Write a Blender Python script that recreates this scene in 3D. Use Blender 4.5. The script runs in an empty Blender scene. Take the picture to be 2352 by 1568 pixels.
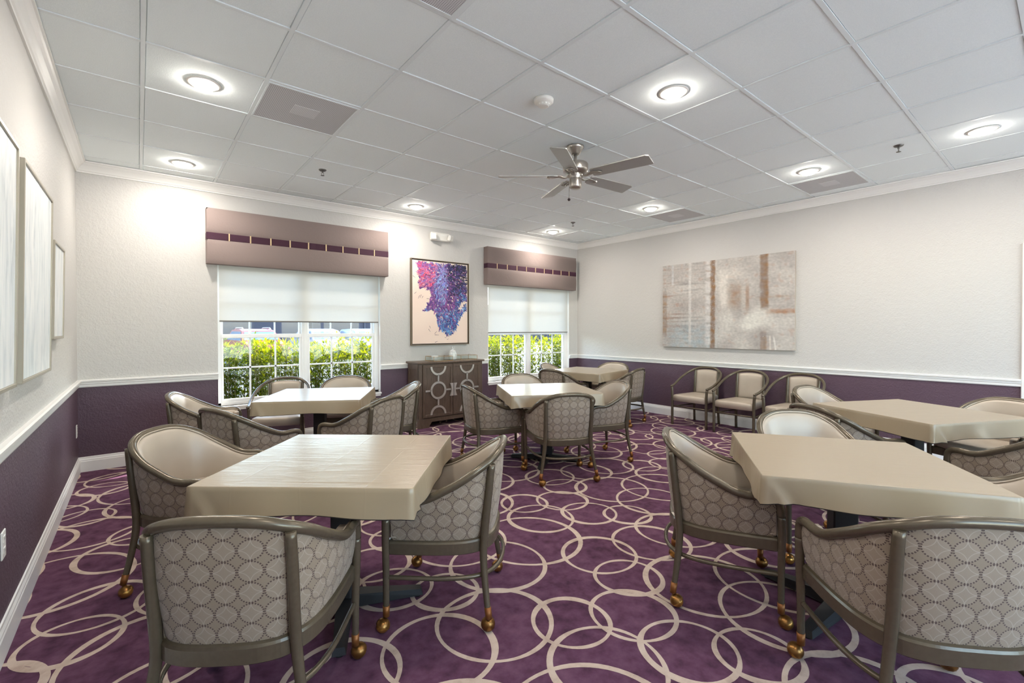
import bpy, math, random
from mathutils import Vector, Matrix
from mathutils import noise as mnoise
sc = bpy.context.scene
COL = sc.collection
PI = math.pi
H = 2.913            # ceiling height
XL, XR, YB, YF = -0.481, 6.342, 3.892, -5.2
TILE = 0.6096

# ------------------------------------------------------------------ colour helpers
def s2l(c):
    return c / 12.92 if c <= 0.04045 else ((c + 0.055) / 1.055) ** 2.4
def rgb(r, g, b):
    return (s2l(r / 255), s2l(g / 255), s2l(b / 255), 1.0)

# ------------------------------------------------------------------ materials
class NT:
    def __init__(self, name):
        self.m = bpy.data.materials.new(name)
        self.m.use_nodes = True
        self.t = self.m.node_tree
        self.n = self.t.nodes
        self.b = self.n['Principled BSDF']
        self.out = self.n['Material Output']
    def node(self, typ, **kw):
        nd = self.n.new(typ)
        for k, v in kw.items():
            if k.startswith('i_'):
                nd.inputs[k[2:].replace('_', ' ')].default_value = v
            else:
                setattr(nd, k, v)
        return nd
    def link(self, a, b):
        self.t.links.new(a, b)
    def math(self, op, a, b=None, c=None, clamp=False):
        nd = self.n.new('ShaderNodeMath'); nd.operation = op; nd.use_clamp = clamp
        for i, v in enumerate((a, b, c)):
            if v is None: continue
            if isinstance(v, (int, float)): nd.inputs[i].default_value = v
            else: self.link(v, nd.inputs[i])
        return nd.outputs[0]
    def mix(self, fac, a, b):
        nd = self.n.new('ShaderNodeMix'); nd.data_type = 'RGBA'
        if isinstance(fac, (int, float)): nd.inputs[0].default_value = fac
        else: self.link(fac, nd.inputs[0])
        for sock, v in ((nd.inputs[6], a), (nd.inputs[7], b)):
            if isinstance(v, tuple): sock.default_value = v
            else: self.link(v, sock)
        return nd.outputs[2]
    def noise(self, scale, detail=3.0, rough=0.55, vec=None, dist=0.0):
        nd = self.n.new('ShaderNodeTexNoise')
        nd.inputs['Scale'].default_value = scale
        nd.inputs['Detail'].default_value = detail
        nd.inputs['Roughness'].default_value = rough
        nd.inputs['Distortion'].default_value = dist
        if vec is not None: self.link(vec, nd.inputs['Vector'])
        return nd
    def ramp(self, fac, stops):
        nd = self.n.new('ShaderNodeValToRGB')
        el = nd.color_ramp.elements
        while len(el) < len(stops): el.new(0.5)
        for e, (p, c) in zip(el, stops):
            e.position = p; e.color = c
        self.link(fac, nd.inputs[0])
        return nd.outputs[0]
    def objco(self):
        return self.n.new('ShaderNodeTexCoord').outputs['Object']
    def bump(self, height, strength, dist=0.01):
        nd = self.n.new('ShaderNodeBump')
        nd.inputs['Strength'].default_value = strength
        nd.inputs['Distance'].default_value = dist
        self.link(height, nd.inputs['Height'])
        self.link(nd.outputs[0], self.b.inputs['Normal'])
        return nd
    def set(self, **kw):
        for k, v in kw.items():
            s = self.b.inputs[k.replace('_', ' ')]
            if hasattr(v, 'is_output'): self.link(v, s)
            else: s.default_value = v
        return self

def simple(name, col, rough=0.5, metal=0.0, spec=0.5, **kw):
    m = NT(name)
    m.set(Base_Color=col, Roughness=rough, Metallic=metal)
    m.b.inputs['Specular IOR Level'].default_value = spec
    for k, v in kw.items(): m.b.inputs[k.replace('_', ' ')].default_value = v
    return m.m

def wall_paint(name, col, rough=0.55, bump=0.35):
    m = NT(name)
    co = m.objco()
    n1 = m.noise(70, 3, 0.6, co)
    n2 = m.noise(24, 2, 0.5, co)
    h = m.math('ADD', n1.outputs[0], m.math('MULTIPLY', n2.outputs[0], 0.8))
    m.set(Base_Color=col, Roughness=rough)
    m.bump(h, bump, 0.012)
    return m.m

M = {}
M['wall'] = wall_paint('wall_cream_paint', rgb(199, 197, 194))
M['wains'] = wall_paint('wainscot_plum_paint', rgb(90, 69, 82), 0.5)
M['trim'] = simple('white_trim_paint', rgb(236, 235, 232), 0.35)
M['vinylw'] = simple('window_vinyl', rgb(240, 240, 240), 0.35)

def m_tile():
    m = NT('ceiling_tile'); co = m.objco()
    n = m.noise(190, 2, 0.7, co)
    c = m.ramp(n.outputs[0], [(0.3, rgb(236, 244, 246)), (0.7, rgb(245, 252, 253))])
    m.set(Base_Color=c, Roughness=0.9); m.bump(n.outputs[0], 0.25, 0.004)
    return m.m
M['tile'] = m_tile()
M['tbar'] = simple('ceiling_grid_white', rgb(234, 241, 243), 0.45)

def m_carpet(name, c0, c1, c2):
    m = NT(name); co = m.objco()
    n = m.noise(2.2, 4, 0.6, co); n2 = m.noise(420, 2, 0.7, co); n3 = m.noise(14, 3, 0.6, co)
    f = m.math('ADD', m.math('MULTIPLY', n.outputs[0], 0.4), m.math('MULTIPLY', n3.outputs[0], 0.6))
    c = m.ramp(f, [(0.36, c0), (0.5, c1), (0.64, c2)])
    c = m.mix(m.math('MULTIPLY', n2.outputs[0], 0.45), c, c0)
    m.set(Base_Color=c, Roughness=0.95)
    m.b.inputs['Specular IOR Level'].default_value = 0.03
    m.b.inputs['Sheen Weight'].default_value = 0.03
    m.bump(n2.outputs[0], 0.5, 0.006)
    return m.m
M['carpet'] = m_carpet('plum_carpet', rgb(75, 48, 66), rgb(104, 68, 91), rgb(122, 86, 108))
M['ring'] = m_carpet('cream_carpet', rgb(180, 158, 144), rgb(208, 188, 172), rgb(218, 200, 186))

def m_metalpaint():
    m = NT('bronze_metal_frame'); co = m.objco()
    n = m.noise(60, 2, 0.5, co)
    c = m.ramp(n.outputs[0], [(0.3, rgb(95, 85, 70)), (0.7, rgb(100, 90, 75))])
    m.set(Base_Color=c, Metallic=0.4, Roughness=0.27)
    return m.m
M['frame'] = m_metalpaint()
def m_vinyl(name, a, b):
    m = NT(name); co = m.objco()
    n = m.noise(4, 2, 0.5, co); n2 = m.noise(260, 2, 0.5, co)
    m.set(Base_Color=m.ramp(n.outputs[0], [(0.3, a), (0.7, b)]), Roughness=0.4, Metallic=0.14)
    m.bump(n2.outputs[0], 0.08, 0.002)
    return m.m
M['vinyl'] = m_vinyl('champagne_vinyl', rgb(174, 161, 145), rgb(185, 172, 156))
M['cloth'] = None
M['brass'] = simple('antique_brass', rgb(188, 138, 72), 0.3, 0.9)
M['ferrule'] = simple('copper_brown_ferrule', rgb(140, 90, 48), 0.45, 0.6)
M['brassdark'] = simple('dark_brass_hood', rgb(140, 100, 54), 0.3, 0.85)
M['black'] = simple('black_powder_coat', rgb(26, 25, 26), 0.62)
M['boarddark'] = simple('dark_tabletop_board', rgb(48, 40, 42), 0.5)

def m_fabric():
    m = NT('ring_pattern_fabric')
    uv = m.n.new('ShaderNodeTexCoord').outputs['UV']
    S = 1 / 0.066
    sep = m.n.new('ShaderNodeSeparateXYZ'); m.link(uv, sep.inputs[0])
    u = m.math('MULTIPLY', sep.outputs[0], S); v = m.math('MULTIPLY', sep.outputs[1], S)
    def cell(off):
        a = m.math('SUBTRACT', m.math('FRACT', m.math('ADD', u, off)), 0.5)
        b = m.math('SUBTRACT', m.math('FRACT', m.math('ADD', v, off)), 0.5)
        d = m.math('SQRT', m.math('ADD', m.math('MULTIPLY', a, a), m.math('MULTIPLY', b, b)))
        return a, b, d
    a, b, d = cell(0.0)
    ring = m.math('LESS_THAN', m.math('ABSOLUTE', m.math('SUBTRACT', d, 0.475)), 0.034)
    ang = m.math('ARCTAN2', b, a)
    dots = m.math('GREATER_THAN', m.math('COSINE', m.math('MULTIPLY', ang, 26.0)), -0.2)
    dotm = m.math('MULTIPLY', ring, dots)
    inside = m.math('LESS_THAN', d, 0.475)
    a2, b2, d2 = cell(0.5)
    arc = m.math('LESS_THAN', m.math('ABSOLUTE', m.math('SUBTRACT', d2, 0.5)), 0.016)
    arc = m.math('MULTIPLY', arc, inside)
    wv = m.noise(900, 2, 0.6, uv)
    base = m.mix(wv.outputs[0], rgb(116, 101, 86), rgb(150, 134, 115))
    inn = m.mix(wv.outputs[0], rgb(124, 109, 95), rgb(160, 144, 127))
    c = m.mix(inside, base, inn)
    c = m.mix(arc, c, rgb(160, 146, 132))
    c = m.mix(dotm, c, rgb(76, 58, 53))
    m.set(Base_Color=c, Roughness=0.7)
    m.b.inputs['Sheen Weight'].default_value = 0.2
    m.bump(wv.outputs[0], 0.25, 0.002)
    return m.m
M['fabric'] = m_fabric()

def m_cloth(name, crease):
    m = NT(name); co = m.objco()
    mp = m.n.new('ShaderNodeMapping'); m.link(co, mp.inputs[0]); mp.inputs['Scale'].default_value = (1.0, 5.0, 1.0); mp.inputs['Rotation'].default_value = (0, 0, 0.7)
    n = m.noise(3.0, 3, 0.5, mp.outputs[0], 0.8)
    n2 = m.noise(320, 2, 0.5, co)
    h = m.math('ADD', n.outputs[0], m.math('MULTIPLY', n2.outputs[0], 0.04))
    if crease:
        sep = m.n.new('ShaderNodeSeparateXYZ'); m.link(co, sep.inputs[0])
        wob = m.noise(5.0, 2, 0.5, co)
        wv = m.math('MULTIPLY', m.math('SUBTRACT', wob.outputs[0], 0.5), 0.02)
        for ax, lines in ((0, (-.27, 0.0, .26)), (1, (-.14, .15))):
            for x0 in lines:
                d = m.math('ABSOLUTE', m.math('ADD', m.math('SUBTRACT', sep.outputs[ax], x0), wv))
                rdg = m.math('SUBTRACT', 1.0, m.math('DIVIDE', d, 0.006), clamp=True)
                h = m.math('ADD', h, m.math('MULTIPLY', rdg, 0.16))
        mp2 = m.n.new('ShaderNodeMapping'); m.link(co, mp2.inputs[0]); mp2.inputs['Scale'].default_value = (2.0, 11.0, 1.0); mp2.inputs['Rotation'].default_value = (0, 0, -0.35)
        n3 = m.noise(2.6, 2, 0.5, mp2.outputs[0], 1.4)
        h = m.math('ADD', h, m.math('MULTIPLY', m.math('POWER', n3.outputs[0], 3.0), 0.45))
    m.set(Base_Color=rgb(156, 140, 116), Roughness=0.3)
    m.b.inputs['Specular IOR Level'].default_value = 0.6
    m.bump(h, 0.16, 0.012)
    return m.m
M['cloth'] = m_cloth('taupe_table_vinyl', False)
M['clothc'] = m_cloth('taupe_table_vinyl_creased', True)
M['hem'] = simple('dark_cloth_backing', rgb(44, 38, 38), 0.8)

def m_wood():
    m = NT('grey_brown_wood'); co = m.objco()
    mp = m.n.new('ShaderNodeMapping'); m.link(co, mp.inputs[0]); mp.inputs['Scale'].default_value = (22, 22, 2.2)
    n = m.noise(4, 5, 0.65, mp.outputs[0], 0.4)
    m.set(Base_Color=m.ramp(n.outputs[0], [(0.3, rgb(70, 56, 46)), (0.55, rgb(96, 79, 66)), (0.75, rgb(112, 94, 80))]), Roughness=0.42)
    m.bump(n.outputs[0], 0.12, 0.004)
    return m.m
M['wood'] = m_wood()
M['silver'] = simple('brushed_silver_overlay', rgb(196, 190, 182), 0.35, 0.6)
M['nickel'] = simple('brushed_nickel', rgb(178, 172, 164), 0.28, 0.92)
M['blade'] = simple('silver_fan_blade', rgb(176, 175, 172), 0.38, 0.3)
M['valance'] = wall_paint('taupe_upholstery', rgb(134, 119, 115), 0.85, 0.12)
M['band'] = wall_paint('plum_velvet_band', rgb(62, 28, 48), 0.8, 0.1)
M['gold'] = simple('gold_braid', rgb(214, 190, 150), 0.4, 0.4)
M['plastic'] = simple('white_plastic', rgb(232, 230, 224), 0.4)
M['greyplastic'] = simple('grey_slot', rgb(120, 116, 110), 0.5)
M['steel'] = simple('sprinkler_steel', rgb(120, 120, 118), 0.35, 0.9)

def m_blind():
    m = NT('solar_shade_cloth'); co = m.objco()
    n = m.noise(500, 2, 0.5, co)
    m.set(Base_Color=m.ramp(n.outputs[0], [(0.3, rgb(200, 198, 192)), (0.7, rgb(210, 208, 202))]), Roughness=0.8)
    tr = m.n.new('ShaderNodeBsdfTranslucent'); tr.inputs[0].default_value = rgb(232, 230, 222)
    mx = m.n.new('ShaderNodeMixShader'); mx.inputs[0].default_value = 0.16
    m.link(m.b.outputs[0], mx.inputs[1]); m.link(tr.outputs[0], mx.inputs[2]); m.link(mx.outputs[0], m.out.inputs[0])
    return m.m
M['blind'] = m_blind()
def m_pane():
    m = NT('window_glass')
    tr = m.n.new('ShaderNodeBsdfTransparent'); tr.inputs[0].default_value = (0.96, 0.98, 0.97, 1)
    gl = m.n.new('ShaderNodeBsdfGlossy'); gl.inputs['Roughness'].default_value = 0.02
    lw = m.n.new('ShaderNodeLayerWeight'); lw.inputs[0].default_value = 0.5
    fr = m.math('ADD', m.math('MULTIPLY', m.math('POWER', lw.outputs['Facing'], 5.0), 0.6), 0.03)
    mx = m.n.new('ShaderNodeMixShader')
    m.link(fr, mx.inputs[0]); m.link(tr.outputs[0], mx.inputs[1]); m.link(gl.outputs[0], mx.inputs[2]); m.link(mx.outputs[0], m.out.inputs[0])
    return m.m
M['pane'] = m_pane()
M['glass'] = simple('clear_glass', (1, 1, 1, 1), 0.02, 0, 0.5, Transmission_Weight=1.0, IOR=1.45)
def m_cut():
    m = NT('cut_glass')
    m.set(Base_Color=rgb(236, 240, 240), Roughness=0.08)
    tr = m.n.new('ShaderNodeBsdfTransparent'); tr.inputs[0].default_value = (0.97, 0.98, 0.98, 1)
    mx = m.n.new('ShaderNodeMixShader'); mx.inputs[0].default_value = 0.5
    m.link(m.b.outputs[0], mx.inputs[1]); m.link(tr.outputs[0], mx.inputs[2]); m.link(mx.outputs[0], m.out.inputs[0])
    return m.m
M['cutglass'] = m_cut()
def m_emit(name, col, strength):
    m = NT(name); m.set(Base_Color=rgb(250, 248, 240), Roughness=0.4)
    m.b.inputs['Emission Color'].default_value = col
    m.b.inputs['Emission Strength'].default_value = strength
    return m.m
M['lens'] = m_emit('lit_lamp_lens', (1.0, 0.93, 0.83, 1), 75.0)

def m_perf(name, dark, light, scale):
    m = NT(name); co = m.objco()
    sep = m.n.new('ShaderNodeSeparateXYZ'); m.link(co, sep.inputs[0])
    a = m.math('SUBTRACT', m.math('FRACT', m.math('MULTIPLY', sep.outputs[0], scale)), 0.5)
    b = m.math('SUBTRACT', m.math('FRACT', m.math('MULTIPLY', sep.outputs[1], scale)), 0.5)
    d = m.math('SQRT', m.math('ADD', m.math('MULTIPLY', a, a), m.math('MULTIPLY', b, b)))
    m.set(Base_Color=m.mix(m.math('LESS_THAN', d, 0.36), light, dark), Roughness=0.6)
    return m.m
M['perf'] = m_perf('perforated_vent_metal', rgb(166, 166, 170), rgb(216, 216, 218), 95.0)

def m_attr(name, rough=0.6):
    m = NT(name)
    at = m.n.new('ShaderNodeVertexColor'); at.layer_name = 'paint'
    n = m.noise(300, 2, 0.5, m.objco())
    m.set(Base_Color=at.outputs[0], Roughness=rough); m.bump(n.outputs[0], 0.1, 0.002)
    return m.m
M['perf2'] = m_perf('perforated_vent_centre', rgb(190, 190, 194), rgb(228, 228, 230), 95.0)
M['bronzeframe'] = simple('bronze_picture_frame', rgb(132, 118, 98), 0.35, 0.5)
M['paint'] = m_attr('canvas_paint')
M['glitter'] = simple('silver_glitter', rgb(240, 242, 246), 0.25, 0.2)

def m_paleart(name, seed, tint):
    m = NT(name); co = m.objco()
    mp = m.n.new('ShaderNodeMapping'); m.link(co, mp.inputs[0]); mp.inputs['Scale'].default_value = (9, 9, 1.6); mp.inputs['Location'].default_value = (seed, seed * 0.7, seed * 1.3)
    n = m.noise(2.2, 6, 0.65, mp.outputs[0], 0.6)
    n2 = m.noise(1.4, 3, 0.5, co)
    c = m.ramp(n.outputs[0], [(0.30, rgb(190, 198, 204)), (0.43, rgb(224, 230, 233)), (0.6, rgb(240, 243, 244))])
    c = m.mix(m.math('MULTIPLY', m.math('SUBTRACT', n2.outputs[0], 0.42, clamp=True), 1.6, clamp=True), c, tint)
    m.set(Base_Color=c, Roughness=0.5)
    m.bump(n.outputs[0], 0.15, 0.004)
    return m.m
M['pale1'] = m_paleart('pale_abstract_grey', 2.0, rgb(205, 220, 228))
M['pale2'] = m_paleart('pale_abstract_blue', 7.0, rgb(212, 228, 232))
M['pale3'] = m_paleart('pale_abstract_warm', 11.0, rgb(224, 222, 216))
M['champ'] = simple('champagne_frame', rgb(176, 170, 156), 0.35, 0.5)
M['darkframe'] = simple('dark_frame_inner', rgb(46, 34, 30), 0.4)

def m_leaf(name, a, b, t):
    m = NT(name)
    oi = m.n.new('ShaderNodeAttribute'); oi.attribute_name = 'tone'
    c = m.mix(oi.outputs['Fac'], a, b)
    m.set(Base_Color=c, Roughness=0.7)
    m.b.inputs['Specular IOR Level'].default_value = 0.15
    tr = m.n.new('ShaderNodeBsdfTranslucent')
    m.link(m.mix(oi.outputs['Fac'], t, rgb(176, 174, 8)), tr.inputs[0])
    mx = m.n.new('ShaderNodeMixShader'); mx.inputs[0].default_value = 0.45
    m.link(m.b.outputs[0], mx.inputs[1]); m.link(tr.outputs[0], mx.inputs[2]); m.link(mx.outputs[0], m.out.inputs[0])
    return m.m
M['leaf'] = m_leaf('hedge_leaf', rgb(26, 56, 14), rgb(120, 132, 8), rgb(84, 112, 14))
M['stem'] = simple('hedge_stem', rgb(96, 88, 60), 0.8)
M['mulch'] = simple('bark_mulch', rgb(48, 36, 26), 0.95)
M['asphalt'] = simple('asphalt', rgb(92, 92, 94), 0.9)
M['screen'] = simple('dark_fence_screen', rgb(40, 39, 50), 0.8)
M['fencepost'] = simple('fence_post', rgb(48, 48, 58), 0.6)
M['bounce'] = simple('bounce_concrete', rgb(214, 210, 202), 0.9)  # pale surface of the unseen ground added to bounce daylight
M['soffit'] = simple('white_soffit', rgb(225, 222, 214), 0.8)

# ------------------------------------------------------------------ mesh builder
class MB:
    def __init__(self):
        self.v = []; self.f = []; self.mi = []; self.uv = None; self.sm = []
    def add(self, verts, faces, mi=0, smooth=False):
        o = len(self.v)
        self.v += [tuple(p) for p in verts]
        for f in faces:
            self.f.append(tuple(i + o for i in f)); self.mi.append(mi); self.sm.append(smooth)
        return o
    def box(self, x0, x1, y0, y1, z0, z1, mi=0, c=0.0, mat=None):
        if x0 > x1: x0, x1 = x1, x0
        if y0 > y1: y0, y1 = y1, y0
        if z0 > z1: z0, z1 = z1, z0
        if c <= 0:
            vs = [(x, y, z) for z in (z0, z1) for y in (y0, y1) for x in (x0, x1)]
            fs = [(0, 2, 3, 1), (4, 5, 7, 6), (0, 1, 5, 4), (2, 6, 7, 3), (0, 4, 6, 2), (1, 3, 7, 5)]
        else:
            c = min(c, (x1 - x0) * .49, (y1 - y0) * .49, (z1 - z0) * .49)
            vs = []; idx = {}
            X = (x0, x1); Y = (y0, y1); Z = (z0, z1)
            for i in (0, 1):
                for j in (0, 1):
                    for k in (0, 1):
                        sx, sy, sz = (1, -1)[i] * c, (1, -1)[j] * c, (1, -1)[k] * c
                        idx[(i, j, k, 0)] = len(vs); vs.append((X[i], Y[j] + sy, Z[k] + sz))
                        idx[(i, j, k, 1)] = len(vs); vs.append((X[i] + sx, Y[j], Z[k] + sz))
                        idx[(i, j, k, 2)] = len(vs); vs.append((X[i] + sx, Y[j] + sy, Z[k]))
            fs = []
            def quad(l):
                fs.append(tuple(l))
            for s in (0, 1):
                q = [idx[(s, a, b, 0)] for a, b in ((0, 0), (1, 0), (1, 1), (0, 1))]; quad(q if s else q[::-1])
                q = [idx[(a, s, b, 1)] for a, b in ((0, 0), (0, 1), (1, 1), (1, 0))]; quad(q if s else q[::-1])
                q = [idx[(a, b, s, 2)] for a, b in ((0, 0), (1, 0), (1, 1), (0, 1))]; quad(q if s else q[::-1])
            for i in (0, 1):
                for j in (0, 1):
                    q = [idx[(i, j, 0, 0)], idx[(i, j, 0, 1)], idx[(i, j, 1, 1)], idx[(i, j, 1, 0)]]
                    quad(q if (i + j) % 2 == 0 else q[::-1])
                    q = [idx[(i, 0, j, 0)], idx[(i, 0, j, 2)], idx[(i, 1, j, 2)], idx[(i, 1, j, 0)]]
                    quad(q if (i + j) % 2 else q[::-1])
                    q = [idx[(0, i, j, 1)], idx[(0, i, j, 2)], idx[(1, i, j, 2)], idx[(1, i, j, 1)]]
                    quad(q if (i + j) % 2 == 0 else q[::-1])
                    for k in (0, 1):
                        t = [idx[(i, j, k, 0)], idx[(i, j, k, 1)], idx[(i, j, k, 2)]]
                        fs.append(tuple(t if (i + j + k) % 2 else t[::-1]))
        if mat is not None: vs = [mat @ Vector(p) for p in vs]
        self.add(vs, fs, mi)
    def tube(self, pts, r, n=10, mi=0, caps=True, closed=False, flat=None):
        P = [Vector(p) for p in pts]; N = len(P)
        rs = r if isinstance(r, (list, tuple)) else [r] * N
        vs = []
        up = Vector((0, 0, 1)); prev = None
        for i in range(N):
            a = P[(i - 1) % N] if (closed or i > 0) else P[i]
            b = P[(i + 1) % N] if (closed or i < N - 1) else P[i]
            t = (b - a).normalized()
            if prev is None:
                ref = up if abs(t.z) < 0.9 else Vector((0, 1, 0))
                u = t.cross(ref).normalized()
            else:
                u = (prev - t * prev.dot(t)).normalized()
            prev = u; w = t.cross(u)
            for k in range(n):
                an = 2 * PI * k / n
                e = (1, 1) if flat is None else flat
                vs.append(P[i] + rs[i] * (math.cos(an) * e[0] * u + math.sin(an) * e[1] * w))
        fs = []
        for i in range(N if closed else N - 1):
            j = (i + 1) % N
            for k in range(n):
                fs.append((i * n + k, j * n + k, j * n + (k + 1) % n, i * n + (k + 1) % n))
        o = self.add(vs, fs, mi, True)
        if caps and not closed:
            self.f.append(tuple(o + k for k in range(n))); self.mi.append(mi); self.sm.append(False)
            self.f.append(tuple(o + (N - 1) * n + k for k in reversed(range(n)))); self.mi.append(mi); self.sm.append(False)
    def lathe(self, prof, cx=0, cy=0, n=24, mi=0, smooth=True):
        vs = []; fs = []
        for (r, z) in prof:
            for k in range(n):
                a = 2 * PI * k / n
                vs.append((cx + r * math.cos(a), cy + r * math.sin(a), z))
        m = len(prof)
        for i in range(m - 1):
            for k in range(n):
                fs.append((i * n + k, i * n + (k + 1) % n, (i + 1) * n + (k + 1) % n, (i + 1) * n + k))
        self.add(vs, fs, mi, smooth)
    def sphere(self, c, r, n=16, m=10, mi=0, z0=-1.0, z1=1.0):
        a0 = math.asin(max(-1, min(1, z0))); a1 = math.asin(max(-1, min(1, z1)))
        prof = []
        for i in range(m + 1):
            a = a0 + (a1 - a0) * i / m
            prof.append((max(r * math.cos(a), 1e-5), c[2] + r * math.sin(a)))
        self.lathe(prof, c[0], c[1], n, mi)
    def prism(self, poly, z0, z1, mi=0, axis='z', smooth=False):
        n = len(poly)
        def P(a, b, h):
            return {'z': (a, b, h), 'y': (a, h, b), 'x': (h, a, b)}[axis]
        vs = [P(a, b, z0) for a, b in poly] + [P(a, b, z1) for a, b in poly]
        fs = [(i, (i + 1) % n, n + (i + 1) % n, n + i) for i in range(n)]
        self.add(vs, fs, mi, smooth)
        self.add(vs, [tuple(range(n))[::-1], tuple(range(n, 2 * n))], mi, False)
    def xform(self, mat):
        self.v = [tuple(mat @ Vector(p)) for p in self.v]; return self
    def build(self, name, mats, parent=None, loc=(0, 0, 0), rotz=0.0, fixn=True, auto=None):
        me = bpy.data.meshes.new(name)
        me.from_pydata(self.v, [], self.f)
        for mm in (mats if isinstance(mats, (list, tuple)) else [mats]): me.materials.append(mm)
        for p, i, s in zip(me.polygons, self.mi, self.sm):
            p.material_index = i; p.use_smooth = s
        if self.uv is not None:
            l = me.uv_layers.new(name='UVMap')
            for lp in me.loops: l.data[lp.index].uv = self.uv[lp.vertex_index]
        me.update()
        if fixn:
            import bmesh
            bm = bmesh.new(); bm.from_mesh(me)
            bmesh.ops.recalc_face_normals(bm, faces=bm.faces[:])
            bm.to_mesh(me); bm.free()
        o = bpy.data.objects.new(name, me); COL.objects.link(o)
        o.location = loc; o.rotation_euler = (0, 0, rotz)
        if parent: o.parent = parent
        return o

def catmull(P, n=6):
    P = [Vector(p) for p in P]
    Q = [2 * P[0] - P[1]] + P + [2 * P[-1] - P[-2]]
    out = []
    for i in range(1, len(Q) - 2):
        a, b, c, d = Q[i - 1:i + 3]
        for k in range(n):
            t = k / n
            out.append(.5 * ((2 * b) + (-a + c) * t + (2 * a - 5 * b + 4 * c - d) * t * t + (-a + 3 * b - 3 * c + d) * t ** 3))
    out.append(P[-1]); return out

def tag(o, label=None, cat=None, group=None, kind=None):
    if label: o['label'] = label
    if cat: o['category'] = cat
    if group: o['group'] = group
    if kind: o['kind'] = kind
    return o
def thing(name, label, cat, loc=(0, 0, 0), rotz=0.0, group=None):
    o = bpy.data.objects.new(name, None); COL.objects.link(o)
    o.empty_display_size = 0.1
    o.location = loc; o.rotation_euler = (0, 0, rotz)
    return tag(o, label, cat, group)
def dup(root, loc, rotz, label, group=None):
    def cp(o, par):
        c = o.copy(); COL.objects.link(c)
        if par is not None: c.parent = par
        for ch in list(o.children): cp(ch, c)
        return c
    r = cp(root, None)
    r.location = loc; r.rotation_euler = (0, 0, rotz); r['label'] = label
    if group: r['group'] = group
    return r
def struct(o, label=None, cat=None):
    return tag(o, label, cat, None, 'structure')

LAMP_W = 9.0
SUN_E = 20.0
SKY_E = 1.5
EXPOSURE = 0.62
# ================================================================== ROOM SHELL
RAIL_Z = 0.83
def wall_faces(mb, fixed, axis, a0, a1, holes, z0=0.0, z1=H + 0.1, thick=0.16, inward=1):
    """a wall slab with rectangular holes, split at the chair rail: slot 0 upper paint, slot 1 wainscot, slot 2 reveals"""
    xs = sorted({a0, a1, *[h[0] for h in holes], *[h[1] for h in holes]})
    zs = sorted({z0, RAIL_Z, z1, *[h[2] for h in holes], *[h[3] for h in holes]})
    def P(a, d, z): return (a, fixed + d, z) if axis == 'x' else (fixed + d, a, z)
    d1 = thick * inward
    for i in range(len(xs) - 1):
        for k in range(len(zs) - 1):
            xa, xb, za, zb = xs[i], xs[i + 1], zs[k], zs[k + 1]
            if any(h[0] <= xa + 1e-6 and xb <= h[1] + 1e-6 and h[2] <= za + 1e-6 and zb <= h[3] + 1e-6 for h in holes): continue
            mi = 1 if zb <= RAIL_Z + 1e-6 else 0
            mb.add([P(xa, 0, za), P(xb, 0, za), P(xb, 0, zb), P(xa, 0, zb)], [(0, 1, 2, 3)], mi)
            mb.add([P(xa, d1, za), P(xb, d1, za), P(xb, d1, zb), P(xa, d1, zb)], [(3, 2, 1, 0)], 0)
    for h in holes:
        for (p, q) in (((h[0], h[2]), (h[1], h[2])), ((h[1], h[2]), (h[1], h[3])), ((h[1], h[3]), (h[0], h[3])), ((h[0], h[3]), (h[0], h[2]))):
            mb.add([P(p[0], 0, p[1]), P(q[0], 0, q[1]), P(q[0], d1, q[1]), P(p[0], d1, p[1])], [(0, 1, 2, 3)], 2)
    for (p, q) in (((a0, z0), (a1, z0)), ((a1, z0), (a1, z1)), ((a1, z1), (a0, z1)), ((a0, z1), (a0, z0))):
        mb.add([P(p[0], 0, p[1]), P(q[0], 0, q[1]), P(q[0], d1, q[1]), P(p[0], d1, p[1])], [(0, 1, 2, 3)], 0)

W1 = (0.637, 2.487, 0.497, 2.10)
W2 = (4.276, 6.118, 0.497, 2.10)
WM = [M['wall'], M['wains'], M['trim']]
mb = MB(); wall_faces(mb, YB, 'x', XL - .16, XR + .16, [W1, W2]); struct(mb.build('wall_back', WM, fixn=False))
mb = MB(); wall_faces(mb, XL, 'y', YF, YB, [], inward=-1); struct(mb.build('wall_left', WM, fixn=False))
DOOR = (-2.72, -1.775, 0.0, 2.04)
mb = MB(); wall_faces(mb, XR, 'y', YF, YB, [DOOR]); struct(mb.build('wall_right', WM, fixn=False))
FILL_WIN = [(0.1, 2.6, 0.3, 2.6), (3.3, 5.8, 0.3, 2.6)]  # unseen openings added behind the camera to let in fill daylight
mb = MB(); wall_faces(mb, YF, 'x', XL - .16, XR + .16, FILL_WIN, inward=-1); struct(mb.build('wall_front', WM, fixn=False))

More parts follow.
